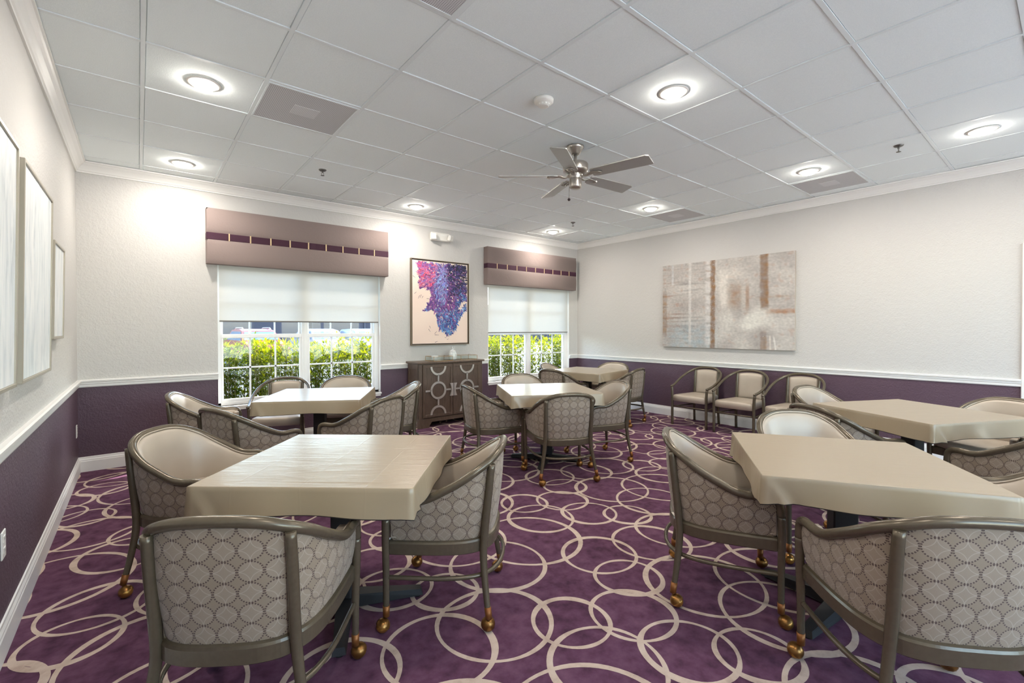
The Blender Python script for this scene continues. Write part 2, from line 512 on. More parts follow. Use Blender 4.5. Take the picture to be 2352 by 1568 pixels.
# ---- floor: carpet slab with the woven ring pattern as thin inlay in the same mesh
def ring_shape(mb, x, y, r, seed, z, wob=0.014, w0=0.0125):
    rnd = random.Random(seed)
    p1, p2, p3 = rnd.random() * 6.28, rnd.random() * 6.28, rnd.random() * 6.28
    e = rnd.uniform(-.03, .03)
    n = 56
    vi = []; vo = []
    for k in range(n):
        a = 2 * PI * k / n
        rr = r * (1 + wob * math.sin(2 * a + p1) + wob * .6 * math.sin(3 * a + p2) + e * math.cos(a))
        w = w0 * (0.72 + 0.55 * (0.5 + 0.5 * math.sin(a + p3)) ** 2 + 0.12 * math.sin(5 * a + p1))
        vi.append((x + (rr - w) * math.cos(a), y + (rr - w) * math.sin(a), z))
        vo.append((x + (rr + w) * math.cos(a), y + (rr + w) * math.sin(a), z))
    lim = lambda p: (min(max(p[0], XL + .013), XR - .013), min(max(p[1], YF + .013), YB - .013), p[2])
    vs = [lim(p) for p in vi + vo]
    fs = [(k, n + k, n + (k + 1) % n, (k + 1) % n) for k in range(n)]
    mb.add(vs, fs, 1)
mb = MB()
mb.box(XL - .16, XR + .16, YF - .16, YB + .16, -0.12, 0.0)
RINGT = [(2.266, 0.666, 0.176), (2.172, 0.383, 0.23), (2.535, 0.521, 0.193), (2.51, 0.225, 0.192), (2.701, 0.03, 0.164), (2.777, 0.734, 0.176), (3.036, 0.445, 0.294), (3.067, 0.073, 0.271), (3.41, 0.203, 0.33), (2.854, 0.999, 0.217), (3.231, 0.894, 0.232), (3.517, 0.895, 0.258)]
RINGS = []      # the woven repeat: twelve rings on a half-drop lattice
for _i in range(-12, 13):
    for _j in range(-8, 9):
        for _q, (_x, _y, _r) in enumerate(RINGT):
            xx, yy = _x + _i * 1.524 + _j * .765, _y + _i * .010 + _j * 1.223
            if XL - _r < xx < XR + _r and YF - _r < yy < YB + _r: RINGS.append((xx, yy, _r, _q))

for i, (x, y, r, q) in enumerate(RINGS):
    ring_shape(mb, x, y, r, 1000 + q, 0.0006 + 0.00002 * q)
struct(mb.build('floor', [M['carpet'], M['ring']], fixn=False))

# ---- ceiling: lay-in tiles with an exposed grid
mb = MB()
mb.box(XL - .16, XR + .16, YF - .16, YB + .16, H + .012, H + .15, 0)
g = 0.0115
i0, i1 = math.floor(XL / TILE), math.ceil(XR / TILE)
j0, j1 = math.floor(YF / TILE), math.ceil(YB / TILE)
for i in range(i0, i1 + 1):
    for j in range(j0, j1 + 1):
        xa, xb = max(i * TILE + g + .0025, XL), min((i + 1) * TILE - g - .0025, XR)
        ya, yb = max(j * TILE + g + .0025, YF), min((j + 1) * TILE - g - .0025, YB)
        if xb - xa < .01 or yb - ya < .01: continue
        rnd = random.Random(i * 97 + j * 13)
        dz = rnd.uniform(0.002, 0.0055)
        mb.box(xa, xb, ya, yb, H + dz, H + .02, 0, c=.002)
for i in range(i0, i1 + 1):
    x = i * TILE
    if XL < x < XR: mb.box(x - g, x + g, YF, YB, H - .0005, H + .02, 1)
for j in range(j0, j1 + 1):
    y = j * TILE
    if YF < y < YB: mb.box(XL, XR, y - g, y + g, H, H + .02, 1)
struct(mb.build('ceiling', [M['tile'], M['tbar']]))

# ---- mouldings: crown, chair rail, baseboard
CROWN = [(0, -.098), (.012, -.098), (.014, -.088), (.022, -.082), (.030, -.066), (.046, -.040), (.060, -.026), (.068, -.016), (.078, -.013), (.078, 0), (0, 0)]
CHAIR = [(0, .797), (.010, .797), (.014, .806), (.014, .822), (.020, .828), (.020, .842), (.030, .848), (.032, .862), (.022, .867), (0, .867)]
BASE = [(0, 0), (.016, 0), (.016, .098), (.013, .104), (.013, .112), (.007, .124), (.006, .137), (0, .140)]
def mould(prof, wall, a0, a1, zoff=0.0, m0=True, m1=True):
    """profile (distance from wall, z) run along a wall; ends mitred into the corners"""
    vs = []
    for s, a, mit in ((0, a0, m0), (1, a1, m1)):
        for d, z in prof:
            t = a + (d if s == 0 else -d) * (1 if mit else 0)
            p = {'left': (XL + d, t, z + zoff), 'right': (XR - d, t, z + zoff), 'back': (t, YB - d, z + zoff), 'front': (t, YF + d, z + zoff)}[wall]
            vs.append(p)
    n = len(prof)
    fs = [(i, (i + 1) % n, n + (i + 1) % n, n + i) for i in range(n)] + [tuple(range(n)), tuple(range(2 * n - 1, n - 1, -1))]
    m = MB(); m.add(vs, fs); return m
sp = {'left': (YF, YB), 'right': (YF, YB), 'back': (XL, XR), 'front': (XL, XR)}
for n, w in enumerate(('left', 'back', 'right', 'front')):
    struct(mould(CROWN, w, *sp[w], zoff=H).build('trim_%d' % (n + 1), M['trim']))
k = 5
runs = {'left': [(YF, YB, 1, 1)], 'back': [(XL, W1[0], 1, 0), (W1[1], W2[0], 0, 0), (W2[1], XR, 0, 1)],
        'right': [(DOOR[1] + .09, YB, 0, 1), (YF, DOOR[0] - .09, 1, 0)], 'front': [(XL, FILL_WIN[0][0], 1, 0), (FILL_WIN[0][1], FILL_WIN[1][0], 0, 0), (FILL_WIN[1][1], XR, 0, 1)]}
for w, rr in runs.items():
    for (a0, a1, m0, m1) in rr:
        struct(mould(CHAIR, w, a0, a1, 0, m0, m1).build('trim_%d' % k, M['trim'])); k += 1
for w, rr in {'left': [(YF, YB, 1, 1)], 'back': [(XL, XR, 1, 1)], 'right': [(DOOR[1] + .09, YB, 0, 1)], 'front': [(XL, XR, 1, 1)]}.items():
    for (a0, a1, m0, m1) in rr:
        struct(mould(BASE, w, a0, a1, 0, m0, m1).build('baseboard_' + w, M['trim']))

# ---- door in the right wall (only its casing edge shows)
dr = MB(); dr.box(XR + .05, XR + .09, DOOR[0] + .03, DOOR[1] - .03, 0.008, DOOR[3] - .03, 0, c=.004)
for (a, b) in ((.18, .95), (1.08, 1.9)):
    dr.box(XR + .044, XR + .052, DOOR[0] + .16, DOOR[1] - .16, a, b, 0, c=.004)
d = struct(dr.build('door_1', M['trim']))
m = MB()
m.box(XR - .02, XR + .012, DOOR[1] - .012, DOOR[1] + .09, 0, DOOR[3] + .09, 0, c=.005)
m.box(XR - .02, XR + .012, DOOR[0] - .09, DOOR[0] + .012, 0, DOOR[3] + .09, 0, c=.005)
m.box(XR - .02, XR + .012, DOOR[0] + .012, DOOR[1] - .012, DOOR[3] - .012, DOOR[3] + .09, 0, c=.005)
m.box(XR + .012, XR + .16, DOOR[1] - .03, DOOR[1], 0, DOOR[3]); m.box(XR + .012, XR + .16, DOOR[0], DOOR[0] + .03, 0, DOOR[3]); m.box(XR + .012, XR + .16, DOOR[0], DOOR[1], DOOR[3] - .03, DOOR[3])
struct(m.build('door_casing', M['trim'], d))
m = MB(); m.sphere((0, 0, 0), .028); m.xform(Matrix.Translation((XR + .01, DOOR[0] + .1, 1.0))); m.tube([(XR + .015, DOOR[0] + .1, 1.0), (XR + .05, DOOR[0] + .1, 1.0)], .012)
m.build('door_knob', M['nickel'], d)

# ---- windows
def window(n, W):
    x0, x1, z0, z1 = W
    y0, y1 = 3.955, 4.035
    m = MB()
    m.box(x0, x0 + .036, y0, y1, z0, z1, c=.003); m.box(x1 - .060, x1, y0, y1, z0, z1, c=.003)
    xm = (x0 + x1) / 2 - .015
    m.box(xm - .036, xm + .036, y0, y1, z0, z1, c=.003); m.box(xm - .012, xm + .012, y0 - .010, y0 + .01, z0, z1, c=.003)
    m.box(x0, x1, y0, y1, z0, z0 + .030, c=.003); m.box(x0, x1, y0, y1, z1 - .04, z1, c=.003)
    w = struct(m.build('window_%d' % n, M['vinylw']))
    for (xa, xb) in ((x0 + .036, xm - .036), (xm + .036, x1 - .060)):
        # lower sash (inner track) and upper sash (outer track)
        m = MB(); s = .024
        for (za, zb, ya) in ((z0 + .030, 1.288, y0 + .008), (1.242, z1 - .04, y0 + .040)):
            m.box(xa, xa + s, ya, ya + .03, za, zb, c=.003); m.box(xb - s, xb, ya, ya + .03, za, zb, c=.003)
            m.box(xa, xb, ya - .004, ya + .03, za, za + .036, c=.003); m.box(xa, xb, ya - .004, ya + .03, zb - .044, zb, c=.003)
            for q in (1, 2):
                xx = xa + s + (xb - xa - 2 * s) * q / 3
                m.box(xx - .0085, xx + .0085, ya + .008, ya + .022, za + .03, zb - .04)
            zz = (za + zb) / 2 + (.002 if za < 1 else 0)
            m.box(xa + s, xb - s, ya + .008, ya + .022, zz - .0085, zz + .0085)
        m.build('window_sash', M['vinylw'], w)
        m = MB()
        m.box(xa + s * .5, xb - s * .5, y0 + .0225, y0 + .0245, z0 + .05, 1.26); m.box(xa + s * .5, xb - s * .5, y0 + .0545, y0 + .0565, 1.26, z1 - .06)
        m.build('window_pane', M['pane'], w)
    m = MB(); m.box(x0 - .012, x1 + .012, YB - .016, 3.955, z0 - .026, z0, c=.005); m.box(x0, x1, YB - .012, YB, z0 - .05, z0 - .026, c=.003)
    m.build('window_sill', M['trim'], w)
window(1, W1); window(2, W2)
for n, h in enumerate(FILL_WIN):  # frames and panes of the added, unseen fill windows
    m = MB(); x0, x1, z0, z1 = h
    for (a, b, c_, d_) in ((x0, x0 + .05, z0, z1), (x1 - .05, x1, z0, z1), (x0, x1, z0, z0 + .05), (x0, x1, z1 - .05, z1), ((x0 + x1) / 2 - .04, (x0 + x1) / 2 + .04, z0, z1)):
        m.box(a, b, YF - .12, YF - .05, c_, d_)
    w = struct(m.build('window_%d' % (n + 3), M['vinylw']))
    m = MB(); m.box(x0 + .04, x1 - .04, YF - .088, YF - .085, z0 + .04, z1 - .04); m.build('window_pane', M['pane'], w)

# ---- roller shades
def shade(W, zb, label):
    t = thing('roller_shade', label, 'window shade', ((W[0] + W[1]) / 2, 3.915, zb), group='roller shades in the windows')
    hw = (W[1] - W[0]) / 2 - .018
    m = MB(); n = 24
    vs = []; fs = []
    for k in range(n + 1):
        x = -hw + 2 * hw * k / n
        for q in range(9):
            z = .012 + (2.085 - zb - .012) * q / 8
            vs.append((x, .0012 * math.sin(x * 7.0) * (1 - q / 8), z))
    for k in range(n):
        for q in range(8):
            a = k * 9 + q; fs.append((a, a + 9, a + 10, a + 1))
    m.add(vs, fs, 0, True)
    m.build('shade_cloth', M['blind'], t)
    m = MB(); m.box(-hw, hw, -.006, .006, 0, .016, c=.004); m.build('hem_bar', M['greyplastic'], t)
    m = MB(); m.tube([(-hw, 0, 2.068 - zb), (hw, 0, 2.068 - zb)], .02, 14); m.build('roller_tube', M['plastic'], t)
shade(W1, 1.425, 'white roller shade pulled halfway down in the left window')
shade(W2, 1.275, 'white roller shade pulled low in the right window by the corner')

# ---- upholstered valances
def valance(xa, xb, tabs, label):
    yf = 3.79
    t = thing('window_valance', label, 'valance', ((xa + xb) / 2, YB, 2.042), group='upholstered valances')
    h = (xb - xa) / 2; dy = yf - YB
    m = MB()
    def puff(z0, z1):
        n = 12; pr = []
        for k in range(n + 1):
            a = k / n
            bulge = .019 * (math.sin(PI * a) ** .5)
            pr.append((dy - bulge, z0 + (z1 - z0) * a))
        vs = []; fs = []
        secs = [(-h + .0, 0), (-h + .012, 1), (h - .012, 1), (h, 0)]
        for (x, s) in secs:
            for (y, z) in pr: vs.append((x, y if s else dy, z))
        q = n + 1
        for i in range(3):
            for k in range(n): fs.append((i * q + k, (i + 1) * q + k, (i + 1) * q + k + 1, i * q + k + 1))
        m.add(vs, fs, 0, True)
        m.box(-h, h, dy, -.001, z0, z1, 0)
    puff(0, .256); puff(.330, .588)
    m.build('upholstered_box', M['valance'], t)
    m = MB(); m.box(-h - .0015, h + .0015, dy - .004, -.001, .256, .330, c=.003); m.build('band', M['band'], t)
    for x in tabs:
        m = MB(); xx = x - (xa + xb) / 2
        m.box(xx - .0065, xx + .0065, dy - .0085, dy - .002, .252, .334, c=.002); m.build('braid_tab', M['gold'], t)
valance(.533, 2.560, [.738 + .2035 * k for k in range(9)], 'taupe upholstered valance with plum band over the left window')
valance(4.194, 6.195, [6.007 - .2035 * k for k in range(9)], 'taupe upholstered valance with plum band over the window in the far corner')

# ---- ceiling fixtures
CT = lambda i, j: ((i + .5) * TILE, (j + .5) * TILE)
def downlight(proto, ij, label):
    x, y = CT(*ij)
    if proto is None:
        t = thing('recessed_downlight', label, 'ceiling light', (x, y, H), group='recessed downlights')
        m = MB(); m.lathe([(.060, -.006), (.072, -.007), (.092, -.004), (.096, .001), (.06, .001)], n=36); m.build('trim_ring', M['plastic'], t)
        m = MB(); m.lathe([(.0005, -.036), (.025, -.0345), (.045, -.029), (.058, -.020), (.066, -.005)], n=32); m.build('lens', M['lens'], t)
        return t
    return dup(proto, (x, y, H), 0, label)
DL = [((0, 2), 'bright recessed downlight above the left tables, left of the large ceiling vent'),
      ((0, 5), 'recessed downlight nearest the left corner of the window wall'),
      ((4, 5), 'recessed downlight over the purple and blue painting'),
      ((8, 5), 'recessed downlight above the right-hand valance'),
      ((4, -1), 'brightest recessed downlight between smoke detector and ceiling fan shadow'),
      ((8, 2), 'recessed downlight beside the vent beyond the ceiling fan'),
      ((8, -1), 'recessed downlight beside the vent above the grey and brown canvas'),
      ((8, -3), 'recessed downlight nearest the right edge, beyond the sprinkler')]
proto = None
LAMPS = []
for ij, lab in DL:
    o = downlight(proto, ij, lab); proto = proto or o; LAMPS.append(CT(*ij))
LAMPS += [CT(0, -1), CT(0, -4), CT(4, -4), CT(8, -6), CT(4, -7), CT(0, -7)]
for i, (x, y) in enumerate(LAMPS):
    ld = bpy.data.lights.new('downlight_lamp', 'AREA'); ld.shape = 'DISK'; ld.size = .12
    ld.energy = LAMP_W; ld.color = (1.0, .93, .84); ld.spread = math.radians(180)
    lo = bpy.data.objects.new('downlight_lamp', ld); COL.objects.link(lo); lo.location = (x, y, H - .040)

def vent(proto, ij, label):
    x, y = CT(*ij)
    if proto is None:
        t = thing('ceiling_vent', label, 'air vent', (x, y, H), group='square ceiling vents')
        m = MB(); q = TILE / 2 - .013
        for (a, b, c_, d_) in ((-q, q, -q, -q + .010), (-q, q, q - .010, q), (-q, -q + .010, -q + .01, q - .01), (q - .010, q, -q + .01, q - .01)):
            m.box(a, b, c_, d_, -.004, .004)
        m.build('vent_frame', M['tbar'], t)
        m = MB(); m.box(-q + .010, q - .010, -q + .010, q - .010, -.001, .004)
        m.build('perforated_panel', M['perf'], t)
        m = MB(); m.box(-.085, .085, -.075, .075, -.0025, .002); m.build('diffuser_plate', M['perf2'], t)
        return t
    return dup(proto, (x, y, H), 0, label)
vp = vent(None, (1, 2), 'square perforated ceiling vent right of the left downlight')
vent(vp, (1, -1), 'square perforated ceiling vent cut by the top edge of the picture')
vent(vp, (9, 2), 'small looking ceiling vent above the far corner of the right wall')
vent(vp, (9, -1), 'ceiling vent by the right wall beside the yellowish downlight')

def sprinkler(proto, x, y, label):
    if proto is None:
        t = thing('ceiling_sprinkler', label, 'sprinkler', (x, y, H), group='ceiling fire sprinklers')
        m = MB(); m.lathe([(.002, -.012), (.016, -.012), (.030, -.006), (.036, .001), (.036, .008), (.01, .008)], n=24); m.build('escutcheon', M['steel'], t)
        m = MB(); m.tube([(0, 0, -.01), (0, 0, -.024)], .008, 10)
        for s in (-1, 1): m.tube([(0, 0, -.022), (s * .012, 0, -.03), (s * .011, 0, -.043), (0, 0, -.052)], .0022, 6)
        m.lathe([(.0005, -.050), (.017, -.050), (.018, -.053), (.0005, -.055)], n=16)
        m.build('sprinkler_head', M['steel'], t)
        return t
    return dup(proto, (x, y, H), 0, label)
spk = sprinkler(None, 1.394, 2.709, 'fire sprinkler over the left window table')
sprinkler(spk, 5.063, -1.028, 'fire sprinkler near the right end of the ceiling')
sprinkler(spk, 4.969, 2.708, 'fire sprinkler above the right valance, by the corner light')

t = thing('smoke_detector', 'round white smoke detector on the ceiling tile in front of the fan', 'smoke detector', (2.138, .308, H))
m = MB(); m.lathe([(.0005, -.047), (.028, -.047), (.036, -.044), (.040, -.030), (.055, -.026), (.066, -.018), (.068, .001), (.01, .001)], n=36); m.build('detector_body', M['plastic'], t)
m = MB()
for k in range(10):
    a = 2 * PI * k / 10
    mm = Matrix.Rotation(a, 4, 'Z')
    m.box(.0375, .0405, -.006, .006, -.043, -.031, mat=mm)
m.build('sensor_slots', M['plastic'], t)

# ---- ceiling fan
FX, FY = 2.905, .73
fan = thing('ceiling_fan', 'brushed nickel five-blade ceiling fan with pull chain', 'ceiling fan', (FX, FY, H))
m = MB(); m.lathe([(.072, 0), (.073, -.012), (.068, -.022), (.050, -.045), (.036, -.066), (.030, -.070), (.012, -.072), (.012, -.06)], n=32); m.build('canopy', M['nickel'], fan)
m = MB(); m.tube([(0, 0, -.06), (0, 0, -.165)], .0125, 16); m.build('downrod', M['nickel'], fan)
m = MB(); m.lathe([(.013, -.135), (.03, -.140), (.085, -.145), (.104, -.150), (.109, -.160), (.108, -.205), (.104, -.218), (.085, -.232), (.05, -.240), (.02, -.243)], n=40); m.build('motor_housing', M['nickel'], fan)
m = MB(); m.lathe([(.060, -.240), (.062, -.262), (.050, -.272), (.052, -.278), (.053, -.340), (.049, -.356), (.036, -.364), (.0005, -.365)], n=32); m.build('switch_housing', M['nickel'], fan)
for k in range(5):
    a = math.radians(356 + 72 * k)
    R0 = Matrix.Rotation(a, 4, 'Z')
    m = MB()
    # scroll bracket with three prongs
    for dy in (-.022, 0, .022):
        pts = catmull([(.055, dy * .3, -.258), (.10, dy * .5, -.268), (.145, dy, -.256), (.20, dy * 1.15, -.262), (.235, dy * .7, -.264)], 4)
        m.tube([tuple(p) for p in pts], .0055, 6)
    m.tube([(.225, -.03, -.266), (.244, 0, -.266), (.225, .03, -.266)], .006, 6)
    m.box(.05, .075, -.014, .014, -.266, -.25, c=.003)
    m.xform(R0)
    br = m.build('blade_bracket', M['nickel'], fan)
    m = MB()
    out = [(.155, -.046), (.19, -.060), (.64, -.068), (.665, -.055), (.665, .060), (.655, .068), (.19, .060), (.155, .046)]
    m.prism(out, -.004, .004)
    m.xform(R0 @ Matrix.Translation((0, 0, -.254)) @ Matrix.Rotation(math.radians(-13), 4, 'X'))
    m.build('fan_blade', M['blade'], fan)
m = MB(); m.tube([(-.045, .03, -.345), (-.047, .031, -.445)], .0018, 6); c = m.build('pull_chain', M['steel'], fan)
m = MB(); m.sphere((-.047, .031, -.457), .0125); m.build('chain_ball', M['boarddark'], c)

# ---- emergency light on the window wall
em = thing('emergency_spotlight', 'white twin-head emergency light high on wall above the purple painting', 'emergency light', (3.39, YB, 2.62))
m = MB(); m.box(-.155, .155, -.06, -.001, 0, .12, c=.012); m.build('housing', M['plastic'], em)
for s in (-1, 1):
    m = MB(); m.box(-.045, .045, -.05, .0, -.045, .045, c=.014)
    for q in (-.024, -.008, .008, .024): m.box(-.038, .038, -.054, -.049, q - .005, q + .003)
    m.xform(Matrix.Translation((s * .125, -.07, .052)) @ Matrix.Rotation(s * .5, 4, 'Z') @ Matrix.Rotation(.25, 4, 'X'))
    m.build('lamp_head', M['plastic'], em)

# ---- outlets on the left wall
def outlet(proto, y, z, label):
    if proto is None:
        t = thing('wall_outlet', label, 'outlet', (XL, y, z), group='outlets on the left wall')
        m = MB(); m.box(.0005, .007, -.036, .036, -.058, .058, c=.003); m.build('cover_plate', M['plastic'], t)
        for s in (-1, 1):
            m = MB(); m.box(.006, .009, -.017, .017, s * .024 - .014, s * .024 + .014, c=.002)
            m.box(.0088, .0094, -.007, -.004, s * .024 - .005, s * .024 + .006, 1); m.box(.0088, .0094, .004, .007, s * .024 - .005, s * .024 + .006, 1)
            m.build('socket_face', [M['plastic'], M['greyplastic']], t)
        return t
    return dup(proto, (XL, y, z), 0, label)
op = outlet(None, .80, .448, 'white outlet low on the left wall at the picture edge')
outlet(op, 3.72, .415, 'white outlet on the plum wall beside the far left corner')
# ================================================================== CLUB CHAIRS ON CASTERS
RAILP = [(0.0, -0.295, 0.782), (0.068, -0.293, 0.780), (0.135, -0.281, 0.770), (0.198, -0.252, 0.746), (0.243, -0.199, 0.712), (0.267, -0.131, 0.668), (0.276, -0.052, 0.626), (0.28, 0.01, 0.597), (0.281, 0.065, 0.584), (0.28, 0.135, 0.584), (0.278, 0.18, 0.573), (0.276, 0.198, 0.545), (0.275, 0.203, 0.5)]
BASEP = [(0, -.258), (.06, -.257), (.118, -.249), (.172, -.226), (.214, -.178), (.238, -.117), (.249, -.045), (.253, .01), (.255, .065), (.256, .135), (.256, .172), (.256, .188), (.256, .192)]
def full_curve(P, n=5):
    h = catmull([(p[0], p[1], p[2] if len(p) > 2 else 0) for p in P], n)
    return [Vector((-p.x, p.y, p.z)) for p in reversed(h)] + h[1:]
RC = full_curve(RAILP); BC = full_curve(BASEP)

def normal2d(C, i):
    a = C[max(i - 1, 0)]; b = C[min(i + 1, len(C) - 1)]
    t = Vector((b.x - a.x, b.y - a.y, 0)); t.normalize()
    return Vector((t.y, -t.x, 0))      # outward for a curve running left-back-right

CHAIR_PROTO = {}
def make_club_chair(label, loc, rotz, group):
    t = thing('club_chair', label, 'armchair', loc, rotz, group)
    # top rail sweeping from one front leg round the back to the other
    m = MB(); m.tube(RC, .0182, 12); m.build('top_rail', M['frame'], t)
    NN = len(RC)
    lo, hi = 12 - 2, NN - 12 + 1
    zb = .395
    # outer fabric shell
    rows = 7
    m = MB(); m.uv = []
    vs = []; fs = []
    s = 0.0; idxs = list(range(9, NN - 9))
    for q, i in enumerate(idxs):
        if q: s += (BC[i] - BC[idxs[q - 1]]).length
        top = RC[i] - Vector((0, 0, .010)); bot = Vector((BC[i].x, BC[i].y, zb)); nrm = normal2d(BC, i)
        for r in range(rows):
            k = r / (rows - 1)
            p = bot.lerp(top, k) + nrm * .008 * math.sin(PI * k)
            vs.append(tuple(p)); m.uv.append((s, p.z))
    for q in range(len(idxs) - 1):
        for r in range(rows - 1):
            a = q * rows + r; fs.append((a, a + rows, a + rows + 1, a + 1))
    m.add(vs, fs, 0, True)
    m.build('outer_back_panel', M['fabric'], t, fixn=False)
    # inner upholstered back, rolled under the rail
    m = MB(); vs = []; fs = []; weltl = []
    for q, i in enumerate(idxs):
        nrm = normal2d(BC, i)
        top = RC[i]; bot = Vector((BC[i].x, BC[i].y, .41))
        prof = [(top - Vector((0, 0, .012)), .002), (top - Vector((0, 0, .004)), .018), (top - Vector((0, 0, .012)), .030), (top - Vector((0, 0, .03)), .040)]
        pts = [p - nrm * d for p, d in prof]
        st = pts[-1]; en = bot - nrm * .050
        for k in range(1, 6):
            e = k / 5
            pts.append(st.lerp(en, e) - nrm * .010 * math.sin(PI * e))
        weltl.append(top - Vector((0, 0, .001)) - nrm * .0215)
        vs += [tuple(p) for p in pts]
    R_ = 9
    for q in range(len(idxs) - 1):
        for r in range(R_ - 1):
            a = q * R_ + r; fs.append((a, a + 1, a + R_ + 1, a + R_))
    m.add(vs, fs, 0, True)
    # close the two front ends of the arms
    ib = m.build('backrest', M['vinyl'], t, fixn=False)
    m = MB(); m.tube(weltl, .0042, 6); m.build('piping', M['vinyl'], ib)
    # arm fronts
    for sgn in (-1, 1):
        m = MB()
        m.box(sgn * .262, sgn * .205, .150, .196, .40, .565, c=.012)
        m.build('arm_front', M['vinyl'], t)
    # seat cushion
    plan = [Vector((p.x * .86, p.y * .80, 0)) for p in BC[6:-6]]
    plan = plan + [Vector((.225, .195, 0)), Vector((.15, .222, 0)), Vector((0, .230, 0)), Vector((-.15, .222, 0)), Vector((-.225, .195, 0))]
    prof = [(.93, .392), (1.0, .405), (1.0, .440), (.97, .458), (.90, .468), (.6, .474), (.2, .477)]
    m = MB(); vs = []; fs = []
    n = len(plan)
    for sc_, z in prof:
        for p in plan: vs.append((p.x * sc_, p.y * sc_, z))
    for r in range(len(prof) - 1):
        for k in range(n):
            fs.append((r * n + k, r * n + (k + 1) % n, (r + 1) * n + (k + 1) % n, (r + 1) * n + k))
    fs.append(tuple((len(prof) - 1) * n + k for k in range(n)))
    m.add(vs, fs, 0, True); m.build('seat', M['vinyl'], t)
    # wooden apron band
    path = [Vector((p.x, p.y, 0)) for p in BC[4:-4]]
    m = MB(); vs = []; fs = []
    sect = [(-.014, .337), (.010, .337), (.015, .342), (.015, .388), (.011, .396), (.002, .400), (-.014, .400)]
    full = path + [Vector((.15, .195, 0)), Vector((0, .198, 0)), Vector((-.15, .195, 0))]
    n = len(full)
    for i, p in enumerate(full):
        a = full[i - 1]; b = full[(i + 1) % n]; tt = Vector((b.x - a.x, b.y - a.y, 0)).normalized(); nr = Vector((tt.y, -tt.x, 0))
        for d, z in sect: vs.append((p.x + nr.x * d, p.y + nr.y * d, z))
    S_ = len(sect)
    for i in range(n):
        j = (i + 1) % n
        for k in range(S_): fs.append((i * S_ + k, j * S_ + k, j * S_ + (k + 1) % S_, i * S_ + (k + 1) % S_))
    m.add(vs, fs, 0, False); m.build('seat_apron', M['frame'], t)
    # stretcher ring
    st = full_curve([(0, -.292), (.08, -.286), (.155, -.262), (.212, -.215), (.245, -.145), (.262, -.05), (.266, .06), (.266, .15), (.266, .196)], 4)
    m = MB(); m.tube([(p.x, p.y, .236) for p in st], .0105, 8); m.build('stretcher_ring', M['frame'], t)
    # legs with ferrule and ball caster
    def leg(pts, rad, ang):
        m = MB(); m.tube([tuple(p) for p in catmull(pts, 5)], [rad(k / (len(pts) * 5 - 5)) for k in range((len(pts) - 1) * 5 + 1)], 12)
        l = m.build('leg', M['frame'], t)
        e = Vector(pts[-1]); d = (e - Vector(pts[-2])).normalized()
        m = MB(); m.tube([e - d * .050, e - d * .001], [.0158, .0146], 12); m.build('ferrule', M['ferrule'], l)
        m = MB()
        off = Vector((math.cos(ang), math.sin(ang), 0)) * .020
        c = Vector((e.x, e.y, .030)) + off
        m.sphere((0, 0, 0), .0295, 16, 10)
        mt = Matrix.Translation(c) @ Matrix.Rotation(ang, 4, 'Z') @ Matrix.Rotation(math.radians(62), 4, 'Y')
        hood = MB(); hood.sphere((0, 0, 0), .0322, 16, 7, 0, -.12, 1.0); hood.xform(Matrix.Translation(c) @ Matrix.Rotation(ang, 4, 'Z') @ Matrix.Rotation(math.radians(-38), 4, 'Y'))
        m.xform(Matrix.Translation(c))
        m.add(hood.v, hood.f, 1, True)
        m.tube([e - d * .01, (e.x, e.y, .058), c + Vector((0, 0, .022))], .0055, 8, 1)
        m.build('caster', [M['brass'], M['brassdark']], l)
    for sgn in (-1, 1):
        leg([(sgn * .275, .203, .505), (sgn * .274, .205, .40), (sgn * .270, .204, .25), (sgn * .268, .205, .062)], lambda k: .0182 - .0045 * k, math.radians(60 if sgn > 0 else 150))
        leg([(sgn * .2075, -.262, .735), (sgn * .208, -.250, .62), (sgn * .206, -.232, .45), (sgn * .210, -.224, .33), (sgn * .232, -.236, .19), (sgn * .257, -.255, .062)], lambda k: .0165 + .003 * math.sin(PI * min(1, k * 1.1)) - .003 * k, math.radians(75 if sgn > 0 else 20))
    return t

